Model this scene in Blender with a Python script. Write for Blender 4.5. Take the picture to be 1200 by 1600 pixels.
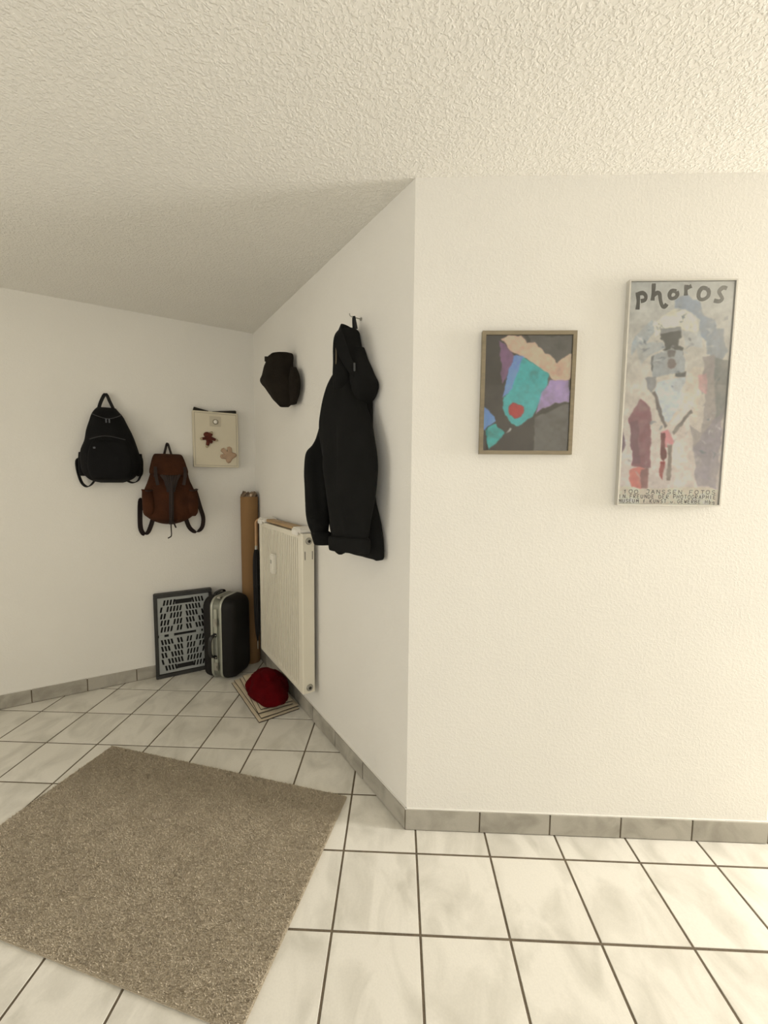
import bpy, bmesh, math, random
import numpy as np
from mathutils import Vector, Matrix, noise

# ------------------------------------------------------------------ scene reset
for o in list(bpy.data.objects):
    bpy.data.objects.remove(o, do_unlink=True)
scene = bpy.context.scene
C = scene.collection
random.seed(7)
rng = np.random.default_rng(7)

# ------------------------------------------------------------------ camera
cam_data = bpy.data.cameras.new('camera')
cam_data.sensor_fit = 'VERTICAL'
cam_data.sensor_height = 36.0
cam_data.sensor_width = 27.0
cam_data.lens = 635.85 / 1600 * 36.0            # ultra wide phone lens
cam_data.clip_start = 0.02
cam = bpy.data.objects.new('camera', cam_data)
C.objects.link(cam)
yaw, pitch, roll = -0.034938, -0.083331, 0.009332
_f = Vector((math.sin(yaw) * math.cos(pitch), math.cos(yaw) * math.cos(pitch), math.sin(pitch)))
_r = Vector((math.cos(yaw), -math.sin(yaw), 0))
_u = _r.cross(_f)
_r2 = _r * math.cos(roll) + _u * math.sin(roll)
_u2 = _u * math.cos(roll) - _r * math.sin(roll)
M = Matrix((_r2, _u2, -_f)).transposed().to_4x4()
M.translation = Vector((-0.0515, -1.6715, 1.5350))
cam.matrix_world = M
scene.camera = cam

# ------------------------------------------------------------------ world, lights, exposure
world = bpy.data.worlds.new('world')
scene.world = world
world.use_nodes = True
bg = world.node_tree.nodes['Background']
bg.inputs[0].default_value = (0.80, 0.88, 1.0, 1)
bg.inputs[1].default_value = 1.0

def area_light(name, loc, target, w, h, power, col):
    d = bpy.data.lights.new(name, 'AREA')
    d.shape = 'RECTANGLE'; d.size = w; d.size_y = h; d.energy = power; d.color = col
    o = bpy.data.objects.new(name, d); C.objects.link(o)
    v = Vector(target) - Vector(loc)
    o.location = loc
    o.rotation_euler = v.to_track_quat('-Z', 'Y').to_euler()
    return o
# daylight entering by the balcony window on the right and the small one on the left; the rear lamp is added fill
area_light('daylight_right_window', (4.72, -0.40, 1.80), (0.6, -0.40, 0.60), 0.90, 1.30, 172, (1.0, 0.96, 0.90))
area_light('rear_fill_lamp', (-0.3, -3.40, 1.45), (-0.3, 0.0, 1.40), 2.6, 1.7, 3.5, (1.0, 0.93, 0.80))  # fill lamp added behind the camera, no such source known
area_light('daylight_left_window', (-3.30, -1.9, 1.45), (0.0, -0.4, 1.5), 1.3, 1.5, 23, (1.0, 0.93, 0.80))

vs = scene.view_settings
vs.view_transform = 'Standard'
vs.look = 'None'
vs.exposure = 0.21
vs.gamma = 1.0
vs.use_curve_mapping = False

# ------------------------------------------------------------------ helpers
def srgb(r, g, b):
    def f(c):
        c /= 255.0
        return c / 12.92 if c <= 0.04045 else ((c + 0.055) / 1.055) ** 2.4
    return (f(r), f(g), f(b), 1.0)

def mat(name, col, rough=0.6, metal=0.0, bump=0.0, bscale=60.0, var=0.0, vscale=8.0, col2=None, detail=3.0, spec=None, sheen=0.0, coords='Object', stretch=None):
    """procedural material: noise colour variation + noise bump"""
    m = bpy.data.materials.new(name); m.use_nodes = True
    nt = m.node_tree; b = nt.nodes['Principled BSDF']
    b.inputs['Base Color'].default_value = col
    b.inputs['Roughness'].default_value = rough
    b.inputs['Metallic'].default_value = metal
    if spec is not None: b.inputs['Specular IOR Level'].default_value = spec
    b.inputs['Specular IOR Level'].default_value = spec if spec is not None else b.inputs['Specular IOR Level'].default_value
    if sheen: b.inputs['Sheen Weight'].default_value = sheen
    tc = nt.nodes.new('ShaderNodeTexCoord')
    src = tc.outputs[coords]
    if stretch:
        mp = nt.nodes.new('ShaderNodeMapping'); mp.inputs['Scale'].default_value = stretch
        nt.links.new(src, mp.inputs['Vector']); src = mp.outputs[0]
    if var or col2:
        n = nt.nodes.new('ShaderNodeTexNoise'); n.inputs['Scale'].default_value = vscale; n.inputs['Detail'].default_value = detail
        nt.links.new(src, n.inputs['Vector'])
        r = nt.nodes.new('ShaderNodeValToRGB')
        r.color_ramp.elements[0].position = 0.32; r.color_ramp.elements[1].position = 0.68
        c2 = col2 or tuple(max(0, c * (1 - var)) for c in col[:3]) + (1,)
        r.color_ramp.elements[0].color = c2; r.color_ramp.elements[1].color = col
        nt.links.new(n.outputs['Fac'], r.inputs[0]); nt.links.new(r.outputs[0], b.inputs['Base Color'])
    if bump:
        n = nt.nodes.new('ShaderNodeTexNoise'); n.inputs['Scale'].default_value = bscale; n.inputs['Detail'].default_value = 2.5
        nt.links.new(src, n.inputs['Vector'])
        bp = nt.nodes.new('ShaderNodeBump'); bp.inputs['Strength'].default_value = bump; bp.inputs['Distance'].default_value = 0.01
        nt.links.new(n.outputs['Fac'], bp.inputs['Height']); nt.links.new(bp.outputs[0], b.inputs['Normal'])
    return m

def mesh_obj(name, verts, faces, material, parent=None, smooth=False, angle=None):
    me = bpy.data.meshes.new(name)
    me.from_pydata([tuple(v) for v in verts], [], [tuple(f) for f in faces])
    me.update()
    bm = bmesh.new(); bm.from_mesh(me); bmesh.ops.recalc_face_normals(bm, faces=bm.faces); bm.to_mesh(me); bm.free()
    if smooth:
        me.shade_smooth()
        if angle: me.set_sharp_from_angle(angle=math.radians(angle))
    if material: me.materials.append(material)
    o = bpy.data.objects.new(name, me); C.objects.link(o)
    if parent: o.parent = parent
    return o

class MB:
    """collects simple solids and links them as one mesh object"""
    def __init__(s): s.v = []; s.f = []
    def add(s, v, f):
        k = len(s.v); s.v += [tuple(p) for p in v]; s.f += [tuple(i + k for i in q) for q in f]; return s
    def box(s, x0, x1, y0, y1, z0, z1, bev=0.0):
        bm = bmesh.new()
        bmesh.ops.create_cube(bm, size=1)
        for v in bm.verts:
            v.co = ((x0 + x1) / 2 + v.co.x * (x1 - x0), (y0 + y1) / 2 + v.co.y * (y1 - y0), (z0 + z1) / 2 + v.co.z * (z1 - z0))
        if bev: bmesh.ops.bevel(bm, geom=bm.edges[:], offset=bev, segments=2, affect='EDGES')
        bm.verts.index_update()
        s.add([v.co[:] for v in bm.verts], [[v.index for v in f.verts] for f in bm.faces]); bm.free(); return s
    def tube(s, pts, r, n=8, cap=True):
        P = [Vector(p) for p in pts]; R = r if isinstance(r, (list, tuple)) else [r] * len(P)
        rings = []; prev = None
        for i, p in enumerate(P):
            t = (P[min(i + 1, len(P) - 1)] - P[max(i - 1, 0)]).normalized()
            if prev is None:
                a = Vector((0, 0, 1)) if abs(t.z) < .9 else Vector((1, 0, 0)); nrm = t.cross(a).normalized()
            else:
                nrm = (prev - t * prev.dot(t)).normalized()
            prev = nrm; bn = t.cross(nrm)
            rings.append([p + (nrm * math.cos(2 * math.pi * k / n) + bn * math.sin(2 * math.pi * k / n)) * R[i] for k in range(n)])
        v = [q for r_ in rings for q in r_]; f = []
        for i in range(len(P) - 1):
            for k in range(n): f.append((i * n + k, i * n + (k + 1) % n, (i + 1) * n + (k + 1) % n, (i + 1) * n + k))
        if cap: f.append(tuple(range(n))[::-1]); f.append(tuple((len(P) - 1) * n + k for k in range(n)))
        return s.add(v, f)
    def strap(s, pts, w, t, side=(1, 0, 0)):
        """flat strap: w wide along side, t thick"""
        P = [Vector(p) for p in pts]; v = []; f = []
        for i, p in enumerate(P):
            tg = (P[min(i + 1, len(P) - 1)] - P[max(i - 1, 0)]).normalized()
            sd = Vector(side if not callable(side) else side(i / (len(P) - 1))); sd = (sd - tg * sd.dot(tg)).normalized(); nm = tg.cross(sd)
            ww = w if not isinstance(w, (list, tuple)) else w[i]
            v += [p + sd * ww / 2 + nm * t / 2, p - sd * ww / 2 + nm * t / 2, p - sd * ww / 2 - nm * t / 2, p + sd * ww / 2 - nm * t / 2]
        for i in range(len(P) - 1):
            for k in range(4): f.append((i * 4 + k, i * 4 + (k + 1) % 4, i * 4 + 4 + (k + 1) % 4, i * 4 + 4 + k))
        f += [(0, 1, 2, 3), tuple(len(P) * 4 - 4 + k for k in (3, 2, 1, 0))]
        return s.add(v, f)
    def prism(s, poly, y0, y1, plane='xz'):
        n = len(poly)
        if plane == 'xz': v = [(a, y0, b) for a, b in poly] + [(a, y1, b) for a, b in poly]
        elif plane == 'xy': v = [(a, b, y0) for a, b in poly] + [(a, b, y1) for a, b in poly]
        else: v = [(y0, a, b) for a, b in poly] + [(y1, a, b) for a, b in poly]
        f = [tuple(range(n))[::-1], tuple(range(n, 2 * n))] + [(k, (k + 1) % n, n + (k + 1) % n, n + k) for k in range(n)]
        return s.add(v, f)
    def build(s, name, m, parent=None, smooth=False, angle=40): return mesh_obj(name, s.v, s.f, m, parent, smooth, angle)

def spline(pts, n, closed=False):
    P = [Vector(p) for p in pts]; k = len(P); out = []
    segs = k if closed else k - 1
    for i in range(n):
        t = i / n * segs if closed else i / (n - 1) * segs
        j = min(int(t), segs - 1); u = t - j
        if closed: a, b, c, d = (P[(j + q) % k] for q in (-1, 0, 1, 2))
        else: a, b, c, d = P[max(j - 1, 0)], P[j], P[min(j + 1, k - 1)], P[min(j + 2, k - 1)]
        out.append(0.5 * ((2 * b) + (c - a) * u + (2 * a - 5 * b + 4 * c - d) * u * u + (3 * b - 3 * c + d - a) * u ** 3))
    return out

def lerp_rows(rows, n):
    """rows: list of tuples with z first (any order of z, monotone); smooth resampling"""
    rows = [tuple(float(x) for x in r) for r in rows]; out = []
    k = len(rows)
    for i in range(n):
        t = i / (n - 1) * (k - 1); j = min(int(t), k - 2); u = t - j
        a, b, c, d = rows[max(j - 1, 0)], rows[j], rows[j + 1], rows[min(j + 2, k - 1)]
        out.append(tuple(0.5 * (2 * q + (r - p) * u + (2 * p - 5 * q + 4 * r - s_) * u * u + (3 * q - 3 * r + s_ - p) * u ** 3) for p, q, r, s_ in zip(a, b, c, d)))
    return out

def bag_loft(rows, nz=40, nx=30, power=2.6, wrinkle=0.0, wscale=9.0, seed=0.0, back=0.0, folds=None):
    """soft bag hung flat on a wall (local x along wall, -y out of it). rows: (z, x_left, x_right, depth)"""
    R = lerp_rows(rows, nz); v = []; f = []
    for (z, xl, xr, d) in R:
        for i in range(nx):
            a = 2 * math.pi * i / nx; ca, sa = math.cos(a), math.sin(a)
            e = 2.0 / power
            x = (xl + xr) / 2 + (xr - xl) / 2 * math.copysign(abs(ca) ** e, ca)
            yy = math.copysign(abs(sa) ** e, sa)
            y = -back - d * (0.5 + 0.5 * yy)
            p = Vector((x, y, z))
            if wrinkle:
                q = Vector((x * wscale + seed, y * wscale * .7, z * wscale * .6 + seed * 2))
                w = noise.noise(q) * wrinkle + noise.noise(q * 2.3) * wrinkle * .5
                if folds: w += folds(x, y, z)
                k = max(0.0, 0.5 + 0.5 * yy)
                p.y -= w * k; p.x += w * .45 * ca
            v.append(p)
    for j in range(nz - 1):
        for i in range(nx): f.append((j * nx + i, j * nx + (i + 1) % nx, (j + 1) * nx + (i + 1) % nx, (j + 1) * nx + i))
    for j, fl in ((0, 1), (nz - 1, 0)):
        c = sum((v[j * nx + i] for i in range(nx)), Vector()) / nx; v.append(c); k = len(v) - 1
        for i in range(nx): f.append((j * nx + i, j * nx + (i + 1) % nx, k))
    return v, f

def section_loft(secs, nz=40, nx=28, wrinkle=0.0, wscale=8.0, seed=0.0, stretch=0.5):
    """secs: list of (z, [(x,y)...]) closed outlines with the same number of control points"""
    k = len(secs[0][1])
    rows = lerp_rows([(z,) + tuple(c for p in pts for c in p) for z, pts in secs], nz); v = []; f = []
    for r in rows:
        z = r[0]; ring = spline([(r[1 + 2 * i], r[2 + 2 * i], 0) for i in range(k)], nx, True)
        cx = sum(p.x for p in ring) / nx; cy = sum(p.y for p in ring) / nx
        for p in ring:
            d = Vector((p.x - cx, p.y - cy, 0)); L = d.length or 1
            w = 0
            if wrinkle:
                q = Vector((p.x * wscale + seed, p.y * wscale - seed, z * wscale * stretch))
                w = noise.noise(q) * wrinkle + noise.noise(q * 2.1) * wrinkle * .5
            v.append(Vector((p.x, p.y, z)) + d / L * w)
    for j in range(nz - 1):
        for i in range(nx): f.append((j * nx + i, j * nx + (i + 1) % nx, (j + 1) * nx + (i + 1) % nx, (j + 1) * nx + i))
    for j in (0, nz - 1):
        c = sum((v[j * nx + i] for i in range(nx)), Vector()) / nx; v.append(c); q = len(v) - 1
        for i in range(nx): f.append((j * nx + i, j * nx + (i + 1) % nx, q))
    return v, f

def tag(o, label, cat, group=None):
    o['label'] = label; o['category'] = cat
    if group: o['group'] = group
    return o
def structure(o): o['kind'] = 'structure'; return o
def thing(name, label, cat, loc=(0, 0, 0), rz=0.0, group=None):
    o = bpy.data.objects.new(name, None); C.objects.link(o)
    o.empty_display_size = 0.05; o.location = loc; o.rotation_euler = (0, 0, rz)
    return tag(o, label, cat, group)

# wall frames: local x runs to the viewer's right along the wall, local y into the wall
HGT = 2.6876
CORNER = Vector((0, 0, 0))
NICHE = Vector((-1.24262, 1.68757, 0))            # inner corner of the niche
D = Vector((-0.592936, 0.805250, 0)); ND = Vector((-0.805250, -0.592936, 0))
BD = Vector((-0.842565, -0.538595, 0)); NB = Vector((0.538595, -0.842565, 0))
RZ_D = math.atan2(-D.y, -D.x); RZ_B = math.atan2(-BD.y, -BD.x)
def on_diag(s, n, z): return CORNER + D * s + ND * n + Vector((0, 0, z))
def on_back(s, n, z): return NICHE + BD * s + NB * n + Vector((0, 0, z))

# ------------------------------------------------------------------ surface materials
def plaster(name, col, scale, dist, strength, var=0.04, fine=True):
    m = bpy.data.materials.new(name); m.use_nodes = True
    nt = m.node_tree; b = nt.nodes['Principled BSDF']; b.inputs['Roughness'].default_value = 0.85
    b.inputs['Specular IOR Level'].default_value = 0.25
    geo = nt.nodes.new('ShaderNodeNewGeometry')
    n1 = nt.nodes.new('ShaderNodeTexNoise'); n1.inputs['Scale'].default_value = scale; n1.inputs['Detail'].default_value = 2.0; n1.inputs['Distortion'].default_value = 0.6
    nt.links.new(geo.outputs['Position'], n1.inputs['Vector'])
    rmp = nt.nodes.new('ShaderNodeMapRange'); rmp.interpolation_type = 'SMOOTHSTEP'
    rmp.inputs['From Min'].default_value = 0.40; rmp.inputs['From Max'].default_value = 0.66
    nt.links.new(n1.outputs['Fac'], rmp.inputs['Value'])
    n2 = nt.nodes.new('ShaderNodeTexNoise'); n2.inputs['Scale'].default_value = 2.2; n2.inputs['Detail'].default_value = 3
    nt.links.new(geo.outputs['Position'], n2.inputs['Vector'])
    r = nt.nodes.new('ShaderNodeValToRGB'); r.color_ramp.elements[0].position = .3; r.color_ramp.elements[1].position = .7
    r.color_ramp.elements[0].color = tuple(c * (1 - var) for c in col[:3]) + (1,); r.color_ramp.elements[1].color = col
    nt.links.new(n2.outputs['Fac'], r.inputs[0]); nt.links.new(r.outputs[0], b.inputs['Base Color'])
    bp = nt.nodes.new('ShaderNodeBump'); bp.inputs['Strength'].default_value = strength; bp.inputs['Distance'].default_value = dist
    nt.links.new(rmp.outputs[0], bp.inputs['Height']); nt.links.new(bp.outputs[0], b.inputs['Normal'])
    return m
WALL = plaster('wall_plaster', srgb(233, 230, 222), 95, 0.0012, 0.35, 0.03)
CEIL = plaster('ceiling_roughcast', srgb(233, 230, 222), 85, 0.003, 0.6, 0.03)
GROUT = mat('grout', srgb(112, 100, 82), 0.9, var=0.25, vscale=30, bump=0.3, bscale=200)

def tile_material(name, light, dark, rough):
    m = bpy.data.materials.new(name); m.use_nodes = True
    nt = m.node_tree; b = nt.nodes['Principled BSDF']; b.inputs['Roughness'].default_value = rough
    tc = nt.nodes.new('ShaderNodeTexCoord'); oi = nt.nodes.new('ShaderNodeObjectInfo')
    mul = nt.nodes.new('ShaderNodeMath'); mul.operation = 'MULTIPLY'; mul.inputs[1].default_value = 37.0
    nt.links.new(oi.outputs['Random'], mul.inputs[0])
    add = nt.nodes.new('ShaderNodeVectorMath'); add.operation = 'ADD'
    nt.links.new(tc.outputs['Object'], add.inputs[0]); nt.links.new(mul.outputs[0], add.inputs[1])
    mp = nt.nodes.new('ShaderNodeMapping'); mp.inputs['Scale'].default_value = (1.0, 0.62, 1.0); mp.inputs['Rotation'].default_value = (0, 0, 0.7)
    nt.links.new(add.outputs[0], mp.inputs['Vector'])
    n = nt.nodes.new('ShaderNodeTexNoise'); n.inputs['Scale'].default_value = 7.5; n.inputs['Detail'].default_value = 5; n.inputs['Distortion'].default_value = 0.8
    nt.links.new(mp.outputs[0], n.inputs['Vector'])
    r = nt.nodes.new('ShaderNodeValToRGB')
    e = r.color_ramp.elements; e[0].position = .30; e[0].color = dark; e[1].position = .56; e[1].color = light
    nt.links.new(n.outputs['Fac'], r.inputs[0])
    n3 = nt.nodes.new('ShaderNodeTexNoise'); n3.inputs['Scale'].default_value = 160; n3.inputs['Detail'].default_value = 2
    nt.links.new(add.outputs[0], n3.inputs['Vector'])
    r3 = nt.nodes.new('ShaderNodeMapRange'); r3.inputs['To Min'].default_value = .93; r3.inputs['To Max'].default_value = 1.05
    nt.links.new(n3.outputs['Fac'], r3.inputs['Value'])
    mx = nt.nodes.new('ShaderNodeVectorMath'); mx.operation = 'SCALE'
    nt.links.new(r.outputs[0], mx.inputs[0]); nt.links.new(r3.outputs[0], mx.inputs['Scale'])
    nt.links.new(mx.outputs[0], b.inputs['Base Color'])
    bp = nt.nodes.new('ShaderNodeBump'); bp.inputs['Strength'].default_value = .12; bp.inputs['Distance'].default_value = .002
    nt.links.new(n3.outputs['Fac'], bp.inputs['Height']); nt.links.new(bp.outputs[0], b.inputs['Normal'])
    return m
TILE = tile_material('floor_tile', srgb(228, 224, 213), srgb(204, 200, 188), 0.38)
SKIRT = tile_material('skirting_tile', srgb(174, 169, 157), srgb(146, 141, 129), 0.45)

# ------------------------------------------------------------------ room shell
T = 0.12
def wall_panel(name, a, b, holes=(), ext0=0.0, ext1=0.0):
    """wall from a to b (room on the right-hand side of a->b is behind; thickness goes to the left), holes (u0,u1,z0,z1)"""
    a = Vector(a).to_3d(); b = Vector(b).to_3d(); d = (b - a).normalized(); L = (b - a).length
    nrm = Vector((-d.y, d.x, 0))                     # outwards (away from room)
    mb = MB()
    us = sorted({-ext0, L + ext1, *[h[0] for h in holes], *[h[1] for h in holes]}); zs = sorted({-0.02, HGT + 0.02, *[h[2] for h in holes], *[h[3] for h in holes]})
    for i in range(len(us) - 1):
        for j in range(len(zs) - 1):
            um, zm = (us[i] + us[i + 1]) / 2, (zs[j] + zs[j + 1]) / 2
            if any(h[0] < um < h[1] and h[2] < zm < h[3] for h in holes): continue
            mb.box(us[i], us[i + 1], 0, T, zs[j], zs[j + 1])
    bm = bmesh.new(); me = bpy.data.meshes.new(name); me.from_pydata(mb.v, [], mb.f); bm.from_mesh(me)
    bmesh.ops.remove_doubles(bm, verts=bm.verts, dist=1e-5)
    dup = {}
    for f in bm.faces: dup.setdefault(tuple(round(c, 4) for c in f.calc_center_median()), []).append(f)
    bmesh.ops.delete(bm, geom=[f for v in dup.values() if len(v) > 1 for f in v], context='FACES')
    bmesh.ops.recalc_face_normals(bm, faces=bm.faces); bm.to_mesh(me); bm.free(); me.materials.append(WALL)
    o = bpy.data.objects.new(name, me); C.objects.link(o)
    o.location = a; o.rotation_euler = (0, 0, math.atan2(d.y, d.x))
    return structure(o)

R_END = Vector((1.530, 0, 0)); R_FAR = Vector((4.80, 2.638, 0)); LEFT_END = on_back(2.5605, 0, 0)
wall_panel('wall_front', (0, 0), (1.530, 0))
wall_panel('wall_diagonal', NICHE, CORNER)
wall_panel('wall_back', LEFT_END, NICHE, ext1=T, ext0=T)
wall_panel('wall_return', R_END, R_FAR, ext1=T)
wall_panel('wall_right', R_FAR, (4.80, -3.50), holes=[(2.528, 3.628, 1.05, 2.50)], ext1=T)
wall_panel('wall_rear', (4.80, -3.50), (-3.40, -3.50), holes=[(3.75, 6.45, 0.55, 2.35)], ext1=T)
wall_panel('wall_left', (-3.40, -3.50), LEFT_END, holes=[(0.9, 2.3, 0.65, 2.25)])

mb = MB(); mb.box(-3.6, 5.0, -3.7, 2.85, HGT, HGT + 0.1)
structure(mb.build('ceiling', CEIL))
floor = MB(); floor.box(-3.6, 5.0, -3.7, 2.85, -0.06, -0.0022)
floor = structure(floor.build('floor', GROUT))

# floor tiles: 300 mm grid, each laid tile is its own piece
GX, GY, P, G = 0.0406, -0.1180, 0.30, 0.0085
def tile_mesh(name, w, h, t, bev):
    bm = bmesh.new(); bmesh.ops.create_cube(bm, size=1)
    for v in bm.verts: v.co = (v.co.x * w, v.co.y * h, v.co.z * t - t / 2)
    top = [e for e in bm.edges if all(v.co.z > -1e-6 for v in e.verts)]
    bmesh.ops.bevel(bm, geom=top, offset=bev, segments=1, affect='EDGES')
    me = bpy.data.meshes.new(name); bm.to_mesh(me); bm.free(); return me
tme = tile_mesh('tile', P - G, P - G, 0.008, 0.0012); tme.materials.append(TILE)
def inside(x, y, m=0.22):
    p = Vector((x, y, 0))
    if (p - NICHE).dot(NB) < -m: return False
    if y > m and x > 0 and x < 1.5: return False
    if x <= 0.2 and p.dot(ND) < -m and y > 0: return False
    if y > 0 and x >= 1.5 and (p - R_END).dot(Vector((0.63, -0.777, 0))) < -m: return False
    return -3.45 < x < 4.85 and -3.55 < y
cand = []
for i in range(-13, 17):
    for j in range(-13, 11):
        x, y = GX + (i + .5) * P, GY + (j + .5) * P
        if inside(x, y): cand.append((x, y))
cand.sort(key=lambda q: (q[0] + 0.05) ** 2 + max(0, -1.2 - q[1]) * 60 + (q[1] + 0.3) ** 2)
rest = MB()
for k, (x, y) in enumerate(cand):
    if k < 290:
        o = bpy.data.objects.new('tile', tme); C.objects.link(o); o.parent = floor
        o.location = (x, y, random.uniform(-0.0003, 0.0)); o.rotation_euler = (random.uniform(-.0008, .0008), random.uniform(-.0008, .0008), 0)
    else:
        h = (P - G) / 2; rest.box(x - h, x + h, y - h, y + h, -0.008, 0)
o = rest.build('tile_field', TILE, floor); o['kind'] = 'stuff'

# skirting tiles
def skirting(name, a, d_, out, spans, h=0.094):
    root = bpy.data.objects.new(name, None); C.objects.link(root); structure(root)
    root.location = Vector(a); root.rotation_euler = (0, 0, math.atan2(d_.y, d_.x))
    sgn = 1 if Vector((-d_.y, d_.x, 0)).dot(out) > 0 else -1
    s0, s1 = spans[0], spans[-1]
    g = MB(); g.box(s0, s1, *sorted((0, sgn * 0.006)), 0.0, h - 0.006); g.build('grout_bed', GROUT, root)
    for u0, u1 in zip(spans[:-1], spans[1:]):
        q = MB(); q.box(u0 + .003, u1 - .003, *sorted((0, sgn * 0.0095)), 0.003, h + random.uniform(-.001, .001), bev=.001); q.build('skirting_tile', SKIRT, root)
    # painted plaster lip over the tiles
    v = []; n = 60
    lip = MB(); lip.box(s0, s1, *sorted((0, sgn * 0.005)), h - 0.001, h + 0.004); lip.build('plaster_lip', WALL, root)
    return root
skirting('baseboard_front', CORNER, Vector((1, 0, 0)), Vector((0, -1, 0)), [-0.006, .318, .619, .919, 1.218, 1.534])
skirting('baseboard_diagonal', CORNER, D, ND, [-0.004, .352, .654, .956, 1.258, 1.56, 1.862, 2.086])
skirting('baseboard_back', NICHE, BD, NB, [0.0, .296, .596, .896, 1.196, 1.502, 1.804, 2.106, 2.408, 2.55])
e_ = (R_FAR - R_END).normalized()
skirting('baseboard_return', R_END, e_, Vector((e_.y, -e_.x, 0)), [0.006, .30, .60, .90, 1.20, 1.50, 1.80, 2.10, 2.40, 2.70, 3.00, 3.30, 3.60, 3.90, 4.18])

# windows beside the camera, where the daylight comes from, and an added one behind it
WHITE_PVC = mat('white_window_plastic', srgb(240, 240, 236), 0.35, bump=0.02, bscale=40)
def glass_mat(name, refl=0.10):
    m = bpy.data.materials.new(name); m.use_nodes = True; nt = m.node_tree; nt.nodes.remove(nt.nodes['Principled BSDF'])
    out = nt.nodes['Material Output']; tr = nt.nodes.new('ShaderNodeBsdfTransparent'); gl = nt.nodes.new('ShaderNodeBsdfGlossy'); gl.inputs['Roughness'].default_value = .03
    fr = nt.nodes.new('ShaderNodeFresnel'); fr.inputs[0].default_value = 1.5; mx = nt.nodes.new('ShaderNodeMixShader')
    nt.links.new(fr.outputs[0], mx.inputs[0]); nt.links.new(tr.outputs[0], mx.inputs[1]); nt.links.new(gl.outputs[0], mx.inputs[2]); nt.links.new(mx.outputs[0], out.inputs[0])
    return m
GLASS = glass_mat('clear_glass')
def window(name, origin, rz, w, z0, z1, sashes):
    root = bpy.data.objects.new(name, None); C.objects.link(root); structure(root); root.location = origin; root.rotation_euler = (0, 0, rz)
    fr = MB(); b = .06
    fr.box(0, w, .05, .11, z0, z0 + b); fr.box(0, w, .05, .11, z1 - b, z1)
    for k in range(sashes + 1):
        x = k * (w - b) / sashes; fr.box(x, x + b, .05, .11, z0 + b, z1 - b)
    fr.build('window_frame', WHITE_PVC, root)
    for k in range(sashes):
        x0 = k * (w - b) / sashes + b; x1 = (k + 1) * (w - b) / sashes
        g = MB(); g.box(x0, x1, .076, .082, z0 + b, z1 - b); g.build('pane', GLASS, root)
    return root
window('window_1', (4.80, 0.11, 0), -math.pi / 2, 1.10, 1.05, 2.50, 2)
window('added_rear_window', (1.05, -3.50, 0), math.pi, 2.7, 0.55, 2.35, 3)  # unseen window added to house the rear fill lamp
window('window_3', (-3.40, -2.6, 0), math.pi / 2, 1.4, 0.65, 2.25, 2)

# ------------------------------------------------------------------ rug
rA, rB, rC_ = Vector((-1.655, 0.462, 0)), Vector((-0.280, 0.158, 0)), Vector((-0.470, -0.690, 0))
ex = (rB - rA).normalized(); ey = Vector((-ex.y, ex.x, 0)); rw = (rB - rA).length; rh = abs((rC_ - rB).dot(ey))
rug = thing('rug', 'taupe short-pile rectangular rug lying at an angle on the floor tiles', 'rug', ((rA + rB) / 2 - ey * rh / 2), math.atan2(ex.y, ex.x))
RUGB = mat('rug_backing', srgb(190, 178, 157), 0.95, var=.12, vscale=60, bump=.6, bscale=220)
mb = MB(); mb.box(-rw / 2, rw / 2, -rh / 2, rh / 2, 0.0005, 0.0095, bev=.003); mb.build('backing', RUGB, rug)
def pile_material():
    m = bpy.data.materials.new('rug_pile'); m.use_nodes = True; nt = m.node_tree; b = nt.nodes['Principled BSDF']
    b.inputs['Roughness'].default_value = .9; b.inputs['Specular IOR Level'].default_value = .15
    at = nt.nodes.new('ShaderNodeAttribute'); at.attribute_name = 'tone'
    r = nt.nodes.new('ShaderNodeValToRGB'); e = r.color_ramp.elements
    e[0].position = 0; e[0].color = srgb(172, 160, 140); e[1].position = 1; e[1].color = srgb(220, 208, 186)
    nt.links.new(at.outputs['Fac'], r.inputs[0]); nt.links.new(r.outputs[0], b.inputs['Base Color']); return m
NB_ = 150000
bx = rng.uniform(-rw / 2 + .002, rw / 2 - .002, NB_); by = rng.uniform(-rh / 2 + .002, rh / 2 - .002, NB_)
ln = rng.uniform(.004, .010, NB_)
fx = np.sin(bx * 9 + 2.1 * np.sin(by * 6)) + .6 * np.sin(by * 17 + bx * 5); ang = -1.2 + fx * .25 + rng.normal(0, 1.1, NB_)
lean = rng.uniform(.3, 1.2, NB_); wd = rng.uniform(.0014, .0026, NB_); pa = rng.uniform(0, 2 * np.pi, NB_)
co = np.zeros((NB_, 3, 3))
co[:, 0, 0] = bx - np.cos(pa) * wd; co[:, 0, 1] = by - np.sin(pa) * wd; co[:, 0, 2] = .009
co[:, 1, 0] = bx + np.cos(pa) * wd; co[:, 1, 1] = by + np.sin(pa) * wd; co[:, 1, 2] = .009
co[:, 2, 0] = bx + np.cos(ang) * np.sin(lean) * ln; co[:, 2, 1] = by + np.sin(ang) * np.sin(lean) * ln; co[:, 2, 2] = .009 + np.cos(lean) * ln
me = bpy.data.meshes.new('pile'); me.vertices.add(NB_ * 3); me.loops.add(NB_ * 3); me.polygons.add(NB_)
me.vertices.foreach_set('co', co.ravel()); me.loops.foreach_set('vertex_index', np.arange(NB_ * 3, dtype=np.int32))
me.polygons.foreach_set('loop_start', np.arange(0, NB_ * 3, 3, dtype=np.int32)); me.update(); me.validate()
tone = np.clip(rng.normal(.5, .22, NB_) + .12 * np.sin(bx * 31 + by * 13) * np.sin(by * 27 - bx * 8), 0, 1)
at = me.attributes.new('tone', 'FLOAT', 'POINT'); at.data.foreach_set('value', np.repeat(tone, 3).astype(np.float32))
me.materials.append(pile_material())
po = bpy.data.objects.new('pile', me); C.objects.link(po); po.parent = rug; po['kind'] = 'stuff'

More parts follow.
